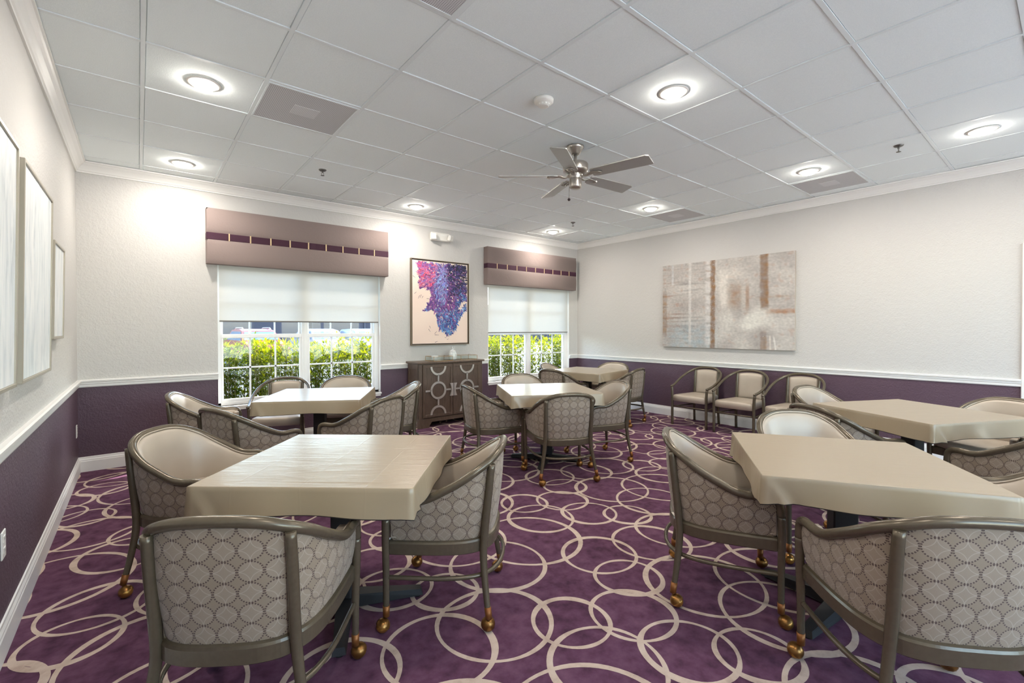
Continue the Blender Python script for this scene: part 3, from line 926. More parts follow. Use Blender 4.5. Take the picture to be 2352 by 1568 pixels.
def A(deg): return math.radians(deg - 90)
CL = [  # x, y, facing, label, group
 (.257, 1.031, -39.7, 'vinyl club chair at the left of the near left table, pale inside showing'),
 (.302, -.191, 54.5, 'club chair nearest at bottom left, its whole ringed fabric back to the viewer'),
 (1.149, -.024, 136.7, 'club chair at the right side of the near left table, side panel to the viewer'),
 (.456, 2.869, -14.7, 'club chair at the far left of the left window table, nearest the left wall'),
 (.623, 1.869, 23.1, 'club chair behind the near left table, back turned, left of the two there'),
 (1.426, 1.771, 118.7, 'club chair behind the near left table, back turned, right of the two there'),
 (1.954, 2.422, 160.1, 'club chair between the left window table and the wooden cabinet'),
 (1.751, 3.147, -114.3, 'club chair under the left window at the right, its vinyl back facing the room'),
 (2.730, 1.688, -16.3, 'club chair at the left of the middle table, in front of the wooden cabinet'),
 (2.951, .966, 63.6, 'club chair with back to the viewer in front of the middle table'),
 (3.658, 1.129, 158.0, 'club chair at the right of the middle table, inside of its back showing'),
 (3.498, 2.021, -103.9, 'club chair on the far side of the middle table, under the right window'),
 (5.159, 3.154, -67.8, 'club chair in the far corner by the right window, behind the corner table'),
 (4.588, 2.544, 7.7, 'club chair at the left of the far corner table, ringed fabric back showing'),
 (5.737, 2.664, -162.4, 'club chair beyond the far corner table, against the plum right wall'),
 (5.304, 2.090, 102.3, 'club chair in front of the far corner table, right behind the middle table chairs'),
 (2.322, -.869, -58.6, 'club chair at the left of the near right table, side panel and vinyl inside showing'),
 (2.077, -1.652, 43.2, 'club chair nearest the camera at bottom right, its ringed fabric back cut by the frame'),
 (3.190, -1.004, -131.5, 'club chair on the far side of the near right table, pale vinyl back facing us'),
 (3.949, -.940, -28.7, 'club chair at the left of the rear right table, back rail seen side on'),
 (4.877, -.630, -101.3, 'club chair behind the rear right table near the wall chairs'),
 (5.006, -1.596, 157.3, 'club chair at the right end of the rear right table by the door casing'),
 (4.087, -1.812, 58.8, 'club chair in front of the rear right table, fabric back at the right edge'),
 (3.013, -1.917, 114.8, 'club chair right of the near right table, only its rail showing at the edge'),
]
GR = 'club chairs around the card tables'
x, y, a, lab = CL[0]
cproto = make_club_chair(lab, (x, y, 0), A(a), GR)
for (x, y, a, lab) in CL[1:]:
    dup(cproto, (x, y, 0), A(a), lab)

# ================================================================== OPEN-ARM CHAIRS
HOOP = [(0, -.275, .785), (.07, -.272, .782), (.14, -.258, .768), (.205, -.22, .738), (.25, -.16, .70), (.275, -.08, .655), (.282, 0, .615), (.278, .09, .575), (.268, .17, .548), (.26, .240, .535)]
def make_open_chair(label, loc, rotz, group):
    t = thing('open_arm_chair', label, 'armchair', loc, rotz, group)
    m = MB(); m.tube(full_curve(HOOP), .0165, 10)
    for s in (-1, 1): m.sphere((s * .26, .241, .535), .0172, 12, 8)
    m.build('arm_rail', M['frame'], t)
    for s in (-1, 1):
        m = MB(); m.tube([tuple(p) for p in catmull([(s * .258, .232, .528), (s * .251, .236, .43), (s * .249, .236, .25), (s * .249, .236, .0)], 4)], .0175, 10); m.build('leg', M['frame'], t)
        m = MB(); m.tube([tuple(p) for p in catmull([(s * .172, -.252, .757), (s * .170, -.232, .60), (s * .172, -.218, .42), (s * .178, -.224, .22), (s * .182, -.240, .0)], 4)], .0165, 10); m.build('leg', M['frame'], t)
        m = MB(); m.tube([(s * .249, .23, .25), (s * .18, -.222, .25)], .009, 8); m.build('side_stretcher', M['frame'], t)
    m = MB(); m.tube([(-.249, .236, .262), (.249, .236, .262)], .009, 8); m.build('front_stretcher', M['frame'], t)
    # seat
    pl = [(-.232, .245), (-.15, .256), (0, .260), (.15, .256), (.232, .245), (.236, .22), (.19, -.20), (.16, -.222), (-.16, -.222), (-.19, -.20), (-.236, .22)]
    m = MB(); vs = []; fs = []; n = len(pl)
    prof = [(.94, .332), (1.0, .340), (1.0, .402), (.97, .416), (.9, .423), (.5, .430)]
    for sc_, z in prof:
        for (a, b) in pl: vs.append((a * sc_, b * sc_, z))
    for r in range(len(prof) - 1):
        for k in range(n): fs.append((r * n + k, r * n + (k + 1) % n, (r + 1) * n + (k + 1) % n, (r + 1) * n + k))
    fs.append(tuple((len(prof) - 1) * n + k for k in range(n))); fs.append(tuple(reversed(range(n))))
    m.add(vs, fs, 0, True); m.build('seat', M['vinyl'], t)
    # padded back panel, gently curved
    m = MB(); vs = []; fs = []
    nx, nz = 10, 8
    for side in (0, 1):
        for i in range(nx + 1):
            for k in range(nz + 1):
                u = i / nx * 2 - 1; w = k / nz
                xx = u * (.150 + .012 * w); zz = .405 + .352 * w - .018 * u * u * w
                yy = -.222 - .036 * w - .022 * (1 - u * u)
                ed = max(0, 1 - abs(u) ** 6) * max(0, 1 - abs(2 * w - 1) ** 8)
                yy += (.012 + .016 * ed) if side == 0 else (-.004 - .008 * ed)
                vs.append((xx, yy, zz))
    W_ = nz + 1; O = (nx + 1) * W_
    for i in range(nx):
        for k in range(nz):
            a = i * W_ + k; fs.append((a, a + W_, a + W_ + 1, a + 1)); fs.append((O + a, O + a + 1, O + a + W_ + 1, O + a + W_))
    for i in range(nx):
        for k in (0, nz):
            a = i * W_ + k; fs.append((a, O + a, O + a + W_, a + W_))
    for k in range(nz):
        for i in (0, nx):
            a = i * W_ + k; fs.append((a, a + 1, O + a + 1, O + a))
    m.add(vs, fs, 0, True); m.build('backrest', M['vinyl'], t)
    return t
G2 = 'open-arm vinyl chairs'
oc = make_open_chair('open-arm vinyl chair against the plum wall, farthest left of the row of three', (6.03, 1.33, 0), A(180), G2)
dup(oc, (6.002, .712, 0), A(180.1), 'open-arm vinyl chair against the plum wall, middle of the row of three')
dup(oc, (6.0, .095, 0), A(179), 'open-arm vinyl chair against the plum wall, partly hidden behind a club chair')
dup(oc, (1.173, 3.474, 0), A(-115), 'open-arm vinyl chair below the left window at the window table')

# ================================================================== TABLES AND CLOTHS
TBL = [(.733, .212, -40.8, .886, 'near left table'), (1.296, 2.502, -30.5, .881, 'left window table'), (3.201, 1.410, -28.5, .886, 'middle table'),
       (5.12, 2.565, 12.2, .886, 'far corner table'), (2.565, -1.314, -57.0, .847, 'near right table'), (4.469, -1.238, -26.3, .886, 'rear right table')]
TL = ['square pedestal table under a grey cloth, near left of the room', 'square pedestal table below the left window, under its cloth',
      'square pedestal table in the middle of the room, black cross base showing', 'square pedestal table in the far corner by the right window',
      'square pedestal table near right, black column under a taupe cloth', 'square pedestal table at rear right, by the three wall chairs']
CLL = ['taupe cloth with bluish window sheen on the near left table', 'grey creased cloth on the table below the left window', 'taupe creased cloth on the middle table',
       'taupe cloth on the far corner table', 'beige smooth cloth on the near right table', 'beige cloth with wrinkled sides on the rear right table']
TZ = .732
def make_table(label, loc, rotz, base):
    t = thing('card_table', label, 'table', loc, rotz, 'square card tables')
    m = MB(); m.box(-.412, .412, -.412, .412, TZ - .034, TZ - .004, c=.004); m.build('table_top', M['boarddark'], t)
    m = MB(); m.box(-.05, .05, -.05, .05, .05, TZ - .045, c=.006); m.box(-.2, .2, -.035, .035, TZ - .05, TZ - .034, c=.004); m.box(-.035, .035, -.2, .2, TZ - .05, TZ - .034, c=.004)
    m.build('column', M['black'], t)
    for k in range(4):
        R0 = Matrix.Rotation(math.radians(base) + k * PI / 2, 4, 'Z')
        m = MB()
        vs = [(.0, -.042, .012), (.0, .042, .012), (.37, .028, .012), (.37, -.028, .012), (.0, -.036, .075), (.0, .036, .075), (.36, .022, .040), (.36, -.022, .040)]
        fs = [(0, 1, 2, 3), (4, 7, 6, 5), (0, 4, 5, 1), (1, 5, 6, 2), (2, 6, 7, 3), (3, 7, 4, 0)]
        m.add(vs, fs); m.lathe([(.0005, 0), (.017, 0), (.019, .006), (.012, .014), (.0005, .014)], .345, 0, 14); m.xform(R0)
        m.build('base_foot', M['black'], t)
    return t
for (x, y, a, s, nm), lab, ba in zip(TBL, TL, (18, 20, -24, 0, 52, 45)):
    make_table(lab, (x, y, 0), math.radians(a), ba)

def make_cloth(label, x, y, a, S, seed):
    rnd = random.Random(seed)
    FA = {20: .75, 21: .6, 22: .9, 23: .9, 24: 1.0, 25: 1.2}[seed]
    h = S / 2; drop = .1126; rc = .003
    m = MB()
    # top
    N = 14
    vs = []; fs = []
    inn = h - rc
    for i in range(N + 1):
        for j in range(N + 1):
            vs.append((-inn + 2 * inn * i / N, -inn + 2 * inn * j / N, 0))
    for i in range(N):
        for j in range(N):
            a_ = i * (N + 1) + j; fs.append((a_, a_ + N + 1, a_ + N + 2, a_ + 1))
    m.add(vs, fs, 0, True)
    # skirt: walk the perimeter; corners carry a folded pleat
    per = []
    K = 44
    cs = [(-1, -1), (1, -1), (1, 1), (-1, 1)]
    ph = [rnd.random() * 6.28 for _ in range(8)]
    for c in range(4):
        p0 = Vector((cs[c][0], cs[c][1], 0)); p1 = Vector((cs[(c + 1) % 4][0], cs[(c + 1) % 4][1], 0))
        d = (p1 - p0).normalized(); nr = Vector((d.y, -d.x, 0))
        for k in range(K):
            u = k / K
            per.append((p0, p1, d, nr, u, c))
    rows = [(0, 0.0), (0.0009, .0022), (.003, .006), (.02, .0), (.04, .0), (.06, 0), (.085, 0), (drop, 0)]
    vs = []; fs = []
    nP = len(per)
    for (p0, p1, d, nr, u, c) in per:
        base = (p0 * inn).lerp(p1 * inn, u)
        du = min(u, 1 - u) * S
        pu = (1 if u < .5 else -1)
        for r, (z, _) in enumerate(rows):
            if r == 0: off = 0.0
            elif r == 1: off = rc * .55
            else: off = rc
            k = max(0.0, (z - .003) / (drop - .003))
            wav = .0065 * math.sin(u * 9 + ph[c]) + .0045 * math.sin(u * 17 + ph[c + 4])
            fold = 0.0
            if u < .5:   # diagonal fold falling away from the corner
                fold = FA * (.016 * math.exp(-((du - .008 - .075 * k) / .014) ** 2) - .007 * math.exp(-((du - .040 - .085 * k) / .022) ** 2))
            else:
                fold = FA * .005 * math.exp(-((du - .01 - .05 * k) / .016) ** 2)
            out = off + k * (.007 + wav * min(1, du / .1) + fold)
            zz = -z - k * (.006 * math.exp(-(du / .04) ** 2) - .0055 * math.sin(u * 7 + ph[c + 2]) * min(1, du / .1))
            p = base + nr * out
            if k == 0 and du < 1e-6: pass
            cn = math.exp(-(du / .008) ** 2)
            if cn > .02:
                pn = (p0 if u < .5 else p1)
                side = -d if u < .5 else d
                p = p + side * (off + k * .008) * cn
            vs.append((p.x, p.y, zz))
    R_ = len(rows)
    for i in range(nP):
        j = (i + 1) % nP
        for r in range(R_ - 1): fs.append((i * R_ + r, i * R_ + r + 1, j * R_ + r + 1, j * R_ + r))
    o = m.add(vs, fs, 0, True)
    # dark rolled hem line and lining
    vs2 = []; fs2 = []
    for i in range(nP):
        b = Vector(vs[i * R_ + R_ - 1]); t_ = Vector(vs[i * R_ + R_ - 2]); c0 = Vector((0, 0, 0)) - Vector((b.x, b.y, 0)); c0.normalize()
        vs2 += [tuple(b + Vector((0, 0, .0005))), tuple(b + Vector((0, 0, -.0032))), tuple(b + c0 * .003 + Vector((0, 0, -.0032)))]
    for i in range(nP):
        j = (i + 1) % nP
        for r in range(2): fs2.append((i * 3 + r, i * 3 + r + 1, j * 3 + r + 1, j * 3 + r))
    m.add(vs2, fs2, 1, True)
    c = m.build('tablecloth', [M['clothc' if seed < 24 else 'cloth'], M['hem']], None, (x, y, TZ), math.radians(a), fixn=False)
    tag(c, label, 'tablecloth', 'taupe vinyl tablecloths')
    return c
for i, ((x, y, a, s, nm), lab) in enumerate(zip(TBL, CLL)):
    make_cloth(lab, x, y, a, s, 20 + i)

# ================================================================== CABINET
CX0, CX1, CY0, CY1 = 2.880, 3.916, 3.548, 3.870
cab = thing('cabinet', 'grey-brown two-door wooden cabinet with silver ring overlay doors', 'cabinet', ((CX0 + CX1) / 2, (CY0 + CY1) / 2, 0))
ox, oy = (CX0 + CX1) / 2, (CY0 + CY1) / 2
def L(v): return v - ox
m = MB()
m.box(L(CX0 + .004), L(CX1 - .004), CY0 + .006 - oy, CY1 - oy, .108, .868, c=.004)
m.box(L(CX0), L(CX0 + .052), CY0 - .002 - oy, CY0 + .03 - oy, .0, .868, c=.003)
m.box(L(CX1 - .052), L(CX1), CY0 - .002 - oy, CY0 + .03 - oy, .0, .868, c=.003)
# framed side panels
for sx, x0 in ((-1, CX0), (1, CX1)):
    for (ya, yb, za, zb) in ((CY0 + .03, CY0 + .075, .11, .868), (CY1 - .045, CY1, .0, .868), (CY0 + .07, CY1 - .04, .79, .868), (CY0 + .07, CY1 - .04, .11, .18)):
        m.box(L(x0 - .004), L(x0 + .004), ya - oy, yb - oy, za, zb, c=.002)
m.build('body', M['wood'], cab)
m = MB()
bp = [(CX0 - .004, 0), (CX0 + .145, 0), (CX0 + .158, .035), (CX0 + .19, .075), (CX1 - .19, .075), (CX1 - .158, .035), (CX1 - .145, 0), (CX1 + .004, 0), (CX1 + .004, .122), (CX0 - .004, .122)]
m.prism([(L(a), b) for a, b in bp], CY0 - .008 - oy, CY0 + .014 - oy, 0, 'y')
for x0 in (CX0, CX1):
    sp_ = [(CY0, 0), (CY0 + .07, 0), (CY0 + .10, .06), (CY1 - .10, .06), (CY1 - .07, 0), (CY1, 0), (CY1, .122), (CY0, .122)]
    m.prism([(a - oy, b) for a, b in sp_], L(x0 - .006), L(x0 + .006), 0, 'x')
m.build('bracket_base', M['wood'], cab)
m = MB(); m.box(L(CX0 - .028), L(CX1 + .028), CY0 - .026 - oy, CY1 + .014 - oy, .868, .894, c=.005); m.build('cabinet_top', M['wood'], cab)
xmid = 3.3985
for (xa, xb, s) in ((2.932, xmid - .003, 1), (xmid + .003, 3.866, -1)):
    m = MB(); yf = CY0 - .012
    m.box(L(xa), L(xb), yf - oy, CY0 + .006 - oy, .140, .856, c=.003)
    for (a, b, c_, d_) in ((xa, xa + .036, .14, .856), (xb - .036, xb, .14, .856), (xa + .03, xb - .03, .812, .856), (xa + .03, xb - .03, .14, .178)):
        m.box(L(a), L(b), yf - .008 - oy, yf + .002 - oy, c_, d_, c=.003)
    d = m.build('door', M['wood'], cab)
    # silver circle-and-bar overlay
    m = MB(); xc = (xa + xb) / 2 if s > 0 else (xa + xb) / 2
    def arc(cx, cz, r, a0, a1, w=.014, n=40):
        vs = []; fs = []
        for k in range(n + 1):
            a = a0 + (a1 - a0) * k / n
            for (rr, yy) in ((r - w, yf - .001), (r - w, yf - .013), (r + w, yf - .013), (r + w, yf - .001)):
                vs.append((L(cx + rr * math.cos(a)), yy - oy, cz + rr * math.sin(a)))
        for k in range(n):
            for q in range(4): fs.append((k * 4 + q, k * 4 + (q + 1) % 4, k * 4 + 4 + (q + 1) % 4, k * 4 + 4 + q))
        m.add(vs, fs)
    arc(xc, .500, .109, 0, 2 * PI)
    arc(xc, .828, .109, PI, 2 * PI); arc(xc, .170, .109, 0, PI)
    for (a, b, c_, d_) in ((xc - .011, xc + .011, .612, .716), (xc - .011, xc + .011, .282, .388), (xa + .034, xc - .112, .489, .511), (xc + .112, xb - .034, .489, .511)):
        m.box(L(a), L(b), yf - .013 - oy, yf - .001 - oy, c_, d_)
    m.build('ring_overlay', M['silver'], d)
    m = MB()
    e = xb - .002 if s > 0 else xa + .002
    pts = [(0, -.088), (.052, -.088), (.040, -.062), (.030, -.03), (.028, 0), (.030, .03), (.040, .062), (.052, .088), (0, .088)]
    pp = [(L(e - s * a), .497 + b) for a, b in pts]
    m.prism(pp, yf - .030 - oy, yf - .008 - oy, 0, 'y'); m.build('handle', M['silver'], d)

# ---- glass tray set and jars on the cabinet
ZT = .894
def tray(x0, x1, y0, y1, hgt, label):
    t = thing('glass_tray', label, 'tray', ((x0 + x1) / 2, (y0 + y1) / 2, ZT), group='brass-edged glass trays')
    a, b = (x1 - x0) / 2, (y1 - y0) / 2; q = .0018
    m = MB()
    for sx in (-1, 1):
        for sy in (-1, 1): m.box(sx * a - q, sx * a + q, sy * b - q, sy * b + q, 0, hgt)
    for z in (q, hgt):
        for s in (-1, 1):
            m.box(-a, a, s * b - q, s * b + q, z - q, z + q); m.box(s * a - q, s * a + q, -b, b, z - q, z + q)
    m.build('brass_edge', M['brass'], t)
    m = MB(); m.box(-a + q, a - q, -b + q, b - q, .001, .005)
    for s in (-1, 1): m.box(-a + q, a - q, s * b - .001, s * b + .001, .004, hgt - q); m.box(s * a - .001, s * a + .001, -b + q, b - q, .004, hgt - q)
    m.build('glass_panel', M['pane'], t)
tray(3.135, 3.44, 3.60, 3.84, .062, 'left brass-edged glass tray on the wooden cabinet')
tray(3.592, 3.875, 3.62, 3.85, .062, 'right brass-edged glass tray on the wooden cabinet')
j = thing('glass_jar', 'cut glass jar with ring finial on the cabinet, between the two trays', 'jar', (3.515, 3.72, ZT))
m = MB()
pr = [(.0005, .004), (.045, .004), (.056, .014), (.060, .05), (.058, .09), (.050, .112), (.046, .112), (.054, .088), (.055, .05), (.051, .018), (.04, .010), (.0005, .010)]
m.lathe([(r * (1 + .0), z) for r, z in pr], n=16, smooth=False); m.build('jar_body', M['cutglass'], j)
m = MB(); m.lathe([(.050, .113), (.052, .118), (.040, .135), (.016, .148), (.007, .154), (.0005, .156)], n=16, smooth=False)
m.tube([(.018 * math.cos(2 * PI * k / 20), 0, .174 + .018 * math.sin(2 * PI * k / 20)) for k in range(20)], .0045, 8, closed=True)
m.build('jar_lid', M['cutglass'], j)
gb = thing('glass_bowl', 'small clear glass dish inside the left brass-edged tray', 'dish', (3.24, 3.76, ZT + .0055))
m = MB(); m.lathe([(.0005, 0), (.025, 0), (.040, .02), (.048, .045), (.051, .062), (.048, .062), (.044, .045), (.036, .022), (.0005, .006)], n=20); m.build('bowl', M['cutglass'], gb)
# ================================================================== PICTURES
def set_paint(me, cols):
    ca = me.color_attributes.new('paint', 'FLOAT_COLOR', 'CORNER')
    for p in me.polygons:
        for li in p.loop_indices:
            ca.data[li].color = cols[me.loops[li].vertex_index]
def nz(x, y, z=0.0): return mnoise.noise(Vector((x, y, z)))
def lerp3(a, b, t): t = max(0, min(1, t)); return tuple(a[i] * (1 - t) + b[i] * t for i in range(3))
def inpoly(u, v, P):
    c = False; j = len(P) - 1
    for i in range(len(P)):
        if (P[i][1] > v) != (P[j][1] > v) and u < (P[j][0] - P[i][0]) * (v - P[i][1]) / (P[j][1] - P[i][1]) + P[i][0]: c = not c
        j = i
    return c

# ---- purple and blue brush-stroke painting over the cabinet
AX0, AX1, AZ0, AZ1 = 2.922, 3.886, 1.112, 2.336
pic = thing('framed_painting', 'pink, purple and blue brushstroke painting in a thin bronze frame over the cabinet', 'painting', ((AX0 + AX1) / 2, YB, AZ0))
hw, hh = (AX1 - AX0) / 2, AZ1 - AZ0
m = MB()
for (a, b, c_, d_) in ((-hw, -hw + .008, 0, hh), (hw - .008, hw, 0, hh), (-hw + .008, hw - .008, 0, .008), (-hw + .008, hw - .008, hh - .008, hh)):
    m.box(a, b, -.048, -.002, c_, d_, c=.002)
m.build('picture_frame', M['bronzeframe'], pic)
m = MB()
for (a, b, c_, d_) in ((-hw + .008, -hw + .021, .008, hh - .008), (hw - .021, hw - .008, .008, hh - .008), (-hw + .02, hw - .02, .008, .021), (-hw + .02, hw - .02, hh - .021, hh - .008)):
    m.box(a, b, -.030, -.004, c_, d_)
m.build('inner_edge', M['darkframe'], pic)
m = MB(); cols = []
cw, ch = hw - .022, hh - .044
def uvp(u, v, y): return ((u * 2 - 1) * cw, y, .022 + (1 - v) * ch)
N1 = 24
for i in range(N1 + 1):
    for k in range(N1 + 1):
        u, v = i / N1, k / N1
        b = lerp3((240, 224, 210), (232, 206, 192), v * .7 + .4 * nz(u * 3, v * 3))
        cols.append(rgb(*b))
vs = [uvp(i / N1, k / N1, -.034) for i in range(N1 + 1) for k in range(N1 + 1)]
fs = [(i * (N1 + 1) + k, i * (N1 + 1) + k + 1, (i + 1) * (N1 + 1) + k + 1, (i + 1) * (N1 + 1) + k) for i in range(N1) for k in range(N1)]
m.add(vs, fs); m.box(-cw, cw, -.033, -.004, .022, .022 + ch); cols += [rgb(230, 215, 200)] * 8
PG = [(.06, .04), (.10, .10), (.08, .15), (.12, .18), (.10, .30), (.18, .33), (.29, .35), (.33, .38), (.28, .50), (.21, .585), (.22, .61), (.34, .585), (.43, .64), (.42, .75), (.46, .83), (.53, .84), (.58, .885), (.68, .90), (.76, .85), (.80, .78), (.83, .72), (.86, .66), (.93, .64), (.96, .56), (1, .50), (1, 0), (.12, 0)]
rnd = random.Random(5)
def pcol(u, v):
    n = nz(u * 6, v * 6, 3.0) * .5 + rnd.uniform(-.5, .5)
    w = {}
    pink = max(0, 1 - ((u - .2) / .26) ** 2 - ((v - .13) / .22) ** 2)
    navy = max(0, min(1, (u - .60) / .2)) * max(0, 1 - (v - .12) / .36)
    blue = max(0, min(1, (v - .56) / .16)) + max(0, min(.7, (u - .72) / .25)) * max(0, min(1, (v - .28) / .2))
    lil = max(0, 1 - ((u - .5) / .16) ** 2 - ((v - .27) / .3) ** 2)
    pur = .38
    ws = [(pink * 1.5, [(232, 92, 130), (214, 66, 104), (236, 150, 176), (120, 110, 190)]), (navy * 2.2, [(30, 28, 58), (40, 40, 88), (24, 22, 44), (62, 70, 132)]),
          (blue * 1.2, [(54, 104, 178), (90, 150, 208), (40, 66, 140), (120, 176, 220), (52, 52, 110)]), (lil * 1.1, [(128, 142, 214), (160, 150, 214), (92, 74, 150), (150, 190, 232)]),
          (pur, [(96, 66, 138), (128, 84, 158), (74, 52, 112), (170, 96, 160)])]
    tot = sum(a for a, _ in ws); r = rnd.random() * tot
    for a, cl in ws:
        if r < a: return rnd.choice(cl)
        r -= a
    return (90, 70, 140)
cnt = 0
while cnt < 4200:
    u, v = rnd.random(), rnd.random() * .93
    uu, vv = u + .03 * nz(u * 14, v * 14), v + .03 * nz(u * 14, v * 14, 5)
    if not inpoly(uu, vv, PG): continue
    if u > .82 and .47 < v < .60 and (v - .60) + (u - .82) * .75 < .02 and (v - .60) + (u - .82) * .75 > -.05: continue
    ln = rnd.uniform(.015, .075); wd = rnd.uniform(.0022, .0065)
    if cnt < 1500: ln *= 1.15; wd *= 6.0
    elif cnt < 2300: wd *= 2.2
    base = math.atan2(v - .15, (u - .55)) if rnd.random() < .55 else rnd.uniform(0, PI)
    a = base + rnd.uniform(-.6, .6)
    c = pcol(u, v); jt = rnd.uniform(.85, 1.12); c = tuple(min(255, q * jt) for q in c)
    dx, dz = math.cos(a) * ln / 2 / cw / 2, math.sin(a) * ln / 2 / ch
    px, pz = -math.sin(a) * wd / 2 / cw, math.cos(a) * wd / ch
    y = -.0342 - cnt * 4e-7
    P = [(u - dx - px * .5, v - dz - pz * .5), (u + dx - px * .2, v + dz - pz * .2), (u + dx + px * .2, v + dz + pz * .2), (u - dx + px * .5, v - dz + pz * .5)]
    if any(not (0 <= p[0] <= 1 and 0 <= p[1] <= 1) for p in P): continue
    m.add([uvp(p[0], p[1], y) for p in P], [(0, 1, 2, 3)])
    cols += [rgb(*c)] * 4; cnt += 1
for (u, v, a, ln) in ((.03, .20, .5, .05), (.05, .39, -.7, .04), (.11, .44, 2.0, .05), (.14, .43, 1.9, .05), (.17, .44, 2.1, .04), (.27, .455, 0, .05), (.29, .84, .9, .05), (.40, .865, -.8, .05), (.42, .895, .05, .07), (.41, .98, -.4, .05), (.53, .80, .8, .05), (.3, .80, 1.1, .04), (.58, .93, .3, .03), (.62, .95, -.5, .03)):
    dx, dz = math.cos(a) * ln / 2 / cw / 2, math.sin(a) * ln / 2 / ch; px, pz = -math.sin(a) * .003 / 2 / cw, math.cos(a) * .003 / ch
    m.add([uvp(u - dx - px, v - dz - pz, -.0356), uvp(u + dx, v + dz, -.0356), uvp(u + dx + px, v + dz + pz, -.0356), uvp(u - dx + px, v - dz + pz, -.0356)], [(0, 1, 2, 3)])
    cols += [rgb(60, 44, 70)] * 4
cv = m.build('canvas', M['paint'], pic, fixn=False); set_paint(cv.data, cols)

# ---- large grey and brown canvas on the right wall
BY0, BY1, BZ0, BZ1 = .207, 2.066, 1.066, 2.312
big = thing('canvas_picture', 'large unframed grey and rust abstract canvas with silver glitter on the right wall', 'painting', (XR, (BY0 + BY1) / 2, BZ0))
hy, hz = (BY1 - BY0) / 2, BZ1 - BZ0
def sm(x, a, b): t = max(0, min(1, (x - a) / (b - a))); return t * t * (3 - 2 * t)
def band(x, c, w, f=.4): return 1 - sm(abs(x - c), w * (1 - f), w * (1 + f))
def bigcol(u, v):
    n = nz(u * 7, v * 5, 1) ; n2 = nz(u * 3, v * 30, 2); n3 = nz(u * 26, v * 22, 4); n4 = nz(u * 60, v * 60, 6)
    c = lerp3((166, 160, 156), (196, 192, 186), .5 + .7 * n + .25 * n2)
    c = lerp3(c, (120, 116, 116), .55 * sm(n2 + .5 * n, .1, .6) * (1 - sm(u, .25, .5)))
    c = lerp3(c, (158, 132, 118), .5 * sm(n2 - .3 * n, .05, .4) * sm(v, .0, .1) * (1 - sm(u, .1, .24)) + .4 * sm(n3, .2, .6))
    c = lerp3(c, (150, 172, 184), .7 * band(u, .25, .2) * sm(v, .6, .85) * (.5 + .8 * n3))
    c = lerp3(c, (214, 208, 200), .8 * band(u, .515, .03, .7) * sm(v, .1, .2) * (1 - sm(v, .5, .58)))
    c = lerp3(c, (212, 206, 198), .6 * band(u, .58, .07, .8) * band(v, .17, .06, .8))
    c = lerp3(c, (214, 212, 204), .9 * sm(.5 + n, .2, .8) * band(u, .68, .15, .8) * band(v, .72, .17, .8))
    c = lerp3(c, (150, 120, 98), .65 * band(u, .605, .05, .6) * band(v, .42, .12, .6) * (.7 + .6 * n3))
    c = lerp3(c, (188, 184, 178), .6 * band(u, .665, .02, .6) * band(v, .45, .13, .4))
    c = lerp3(c, (150, 118, 96), .6 * band(u, .69, .012, .6) * band(v, .44, .13, .5))
    for (uc, w, k, v0, v1) in ((.432, .018, .92, -.1, 1.1), (.805, .026, .85, -.1, .60), (.80, .02, .5, .78, 1.1), (.02, .02, .5, .3, .9)):
        c = lerp3(c, (118 + 30 * n3, 88 + 20 * n3, 66), k * band(u + .006 * nz(v * 14, uc * 9), uc, w, .35) * sm(v, v0, v0 + .06) * (1 - sm(v, v1 - .06, v1)) * (.75 + .6 * n3))
    c = lerp3(c, (202, 200, 196), .8 * band(u, .245, .011, .4) * (1 - sm(v, .9, 1.0)))
    c = lerp3(c, (196, 200, 202), .6 * band(u, .093, .009, .4) * (1 - sm(v, .22, .3)))
    c = lerp3(c, (210, 208, 206), .7 * band(u, .395, .02, .7) * sm(.5 + n2, .1, .5))
    c = lerp3(c, (156, 112, 84), .75 * band(v, .60, .022, .6) * sm(u, .80, .86) * (.6 + .8 * n3))
    c = lerp3(c, (150, 124, 104), .6 * band(v, .45, .012, .8) * sm(u, .72, .8) * (.6 + .8 * n3))
    c = lerp3(c, (220, 214, 204), .7 * band(u, .845 + .02 * (v - .9), .005, .6) * sm(v, .84, .87)) if v > .8 else c
    c = lerp3(c, (222, 220, 214), .8 * band(u, .872 + .10 * (v - .9), .005, .6) * sm(v, .84, .88)) if v > .8 else c
    k = 1 + .09 * n4 + .05 * n3
    return tuple(max(0, min(255, q * k)) for q in c)
NU, NV = 190, 130
m = MB(); vs = []; cols = []
for i in range(NU + 1):
    for k in range(NV + 1):
        u, v = i / NU, k / NV
        vs.append((-.036, hy - 2 * hy * u, hz * (1 - v))); cols.append(rgb(*bigcol(u, v)))
fs = [(i * (NV + 1) + k, i * (NV + 1) + k + 1, (i + 1) * (NV + 1) + k + 1, (i + 1) * (NV + 1) + k) for i in range(NU) for k in range(NV)]
m.add(vs, fs); n0 = len(cols)
m.box(-.0359, -.002, -hy, hy, 0, hz); cols += [rgb(176, 166, 154)] * 8
cv = m.build('canvas', M['paint'], big, fixn=False); set_paint(cv.data, cols)
rnd = random.Random(9); m = MB(); c_ = 0
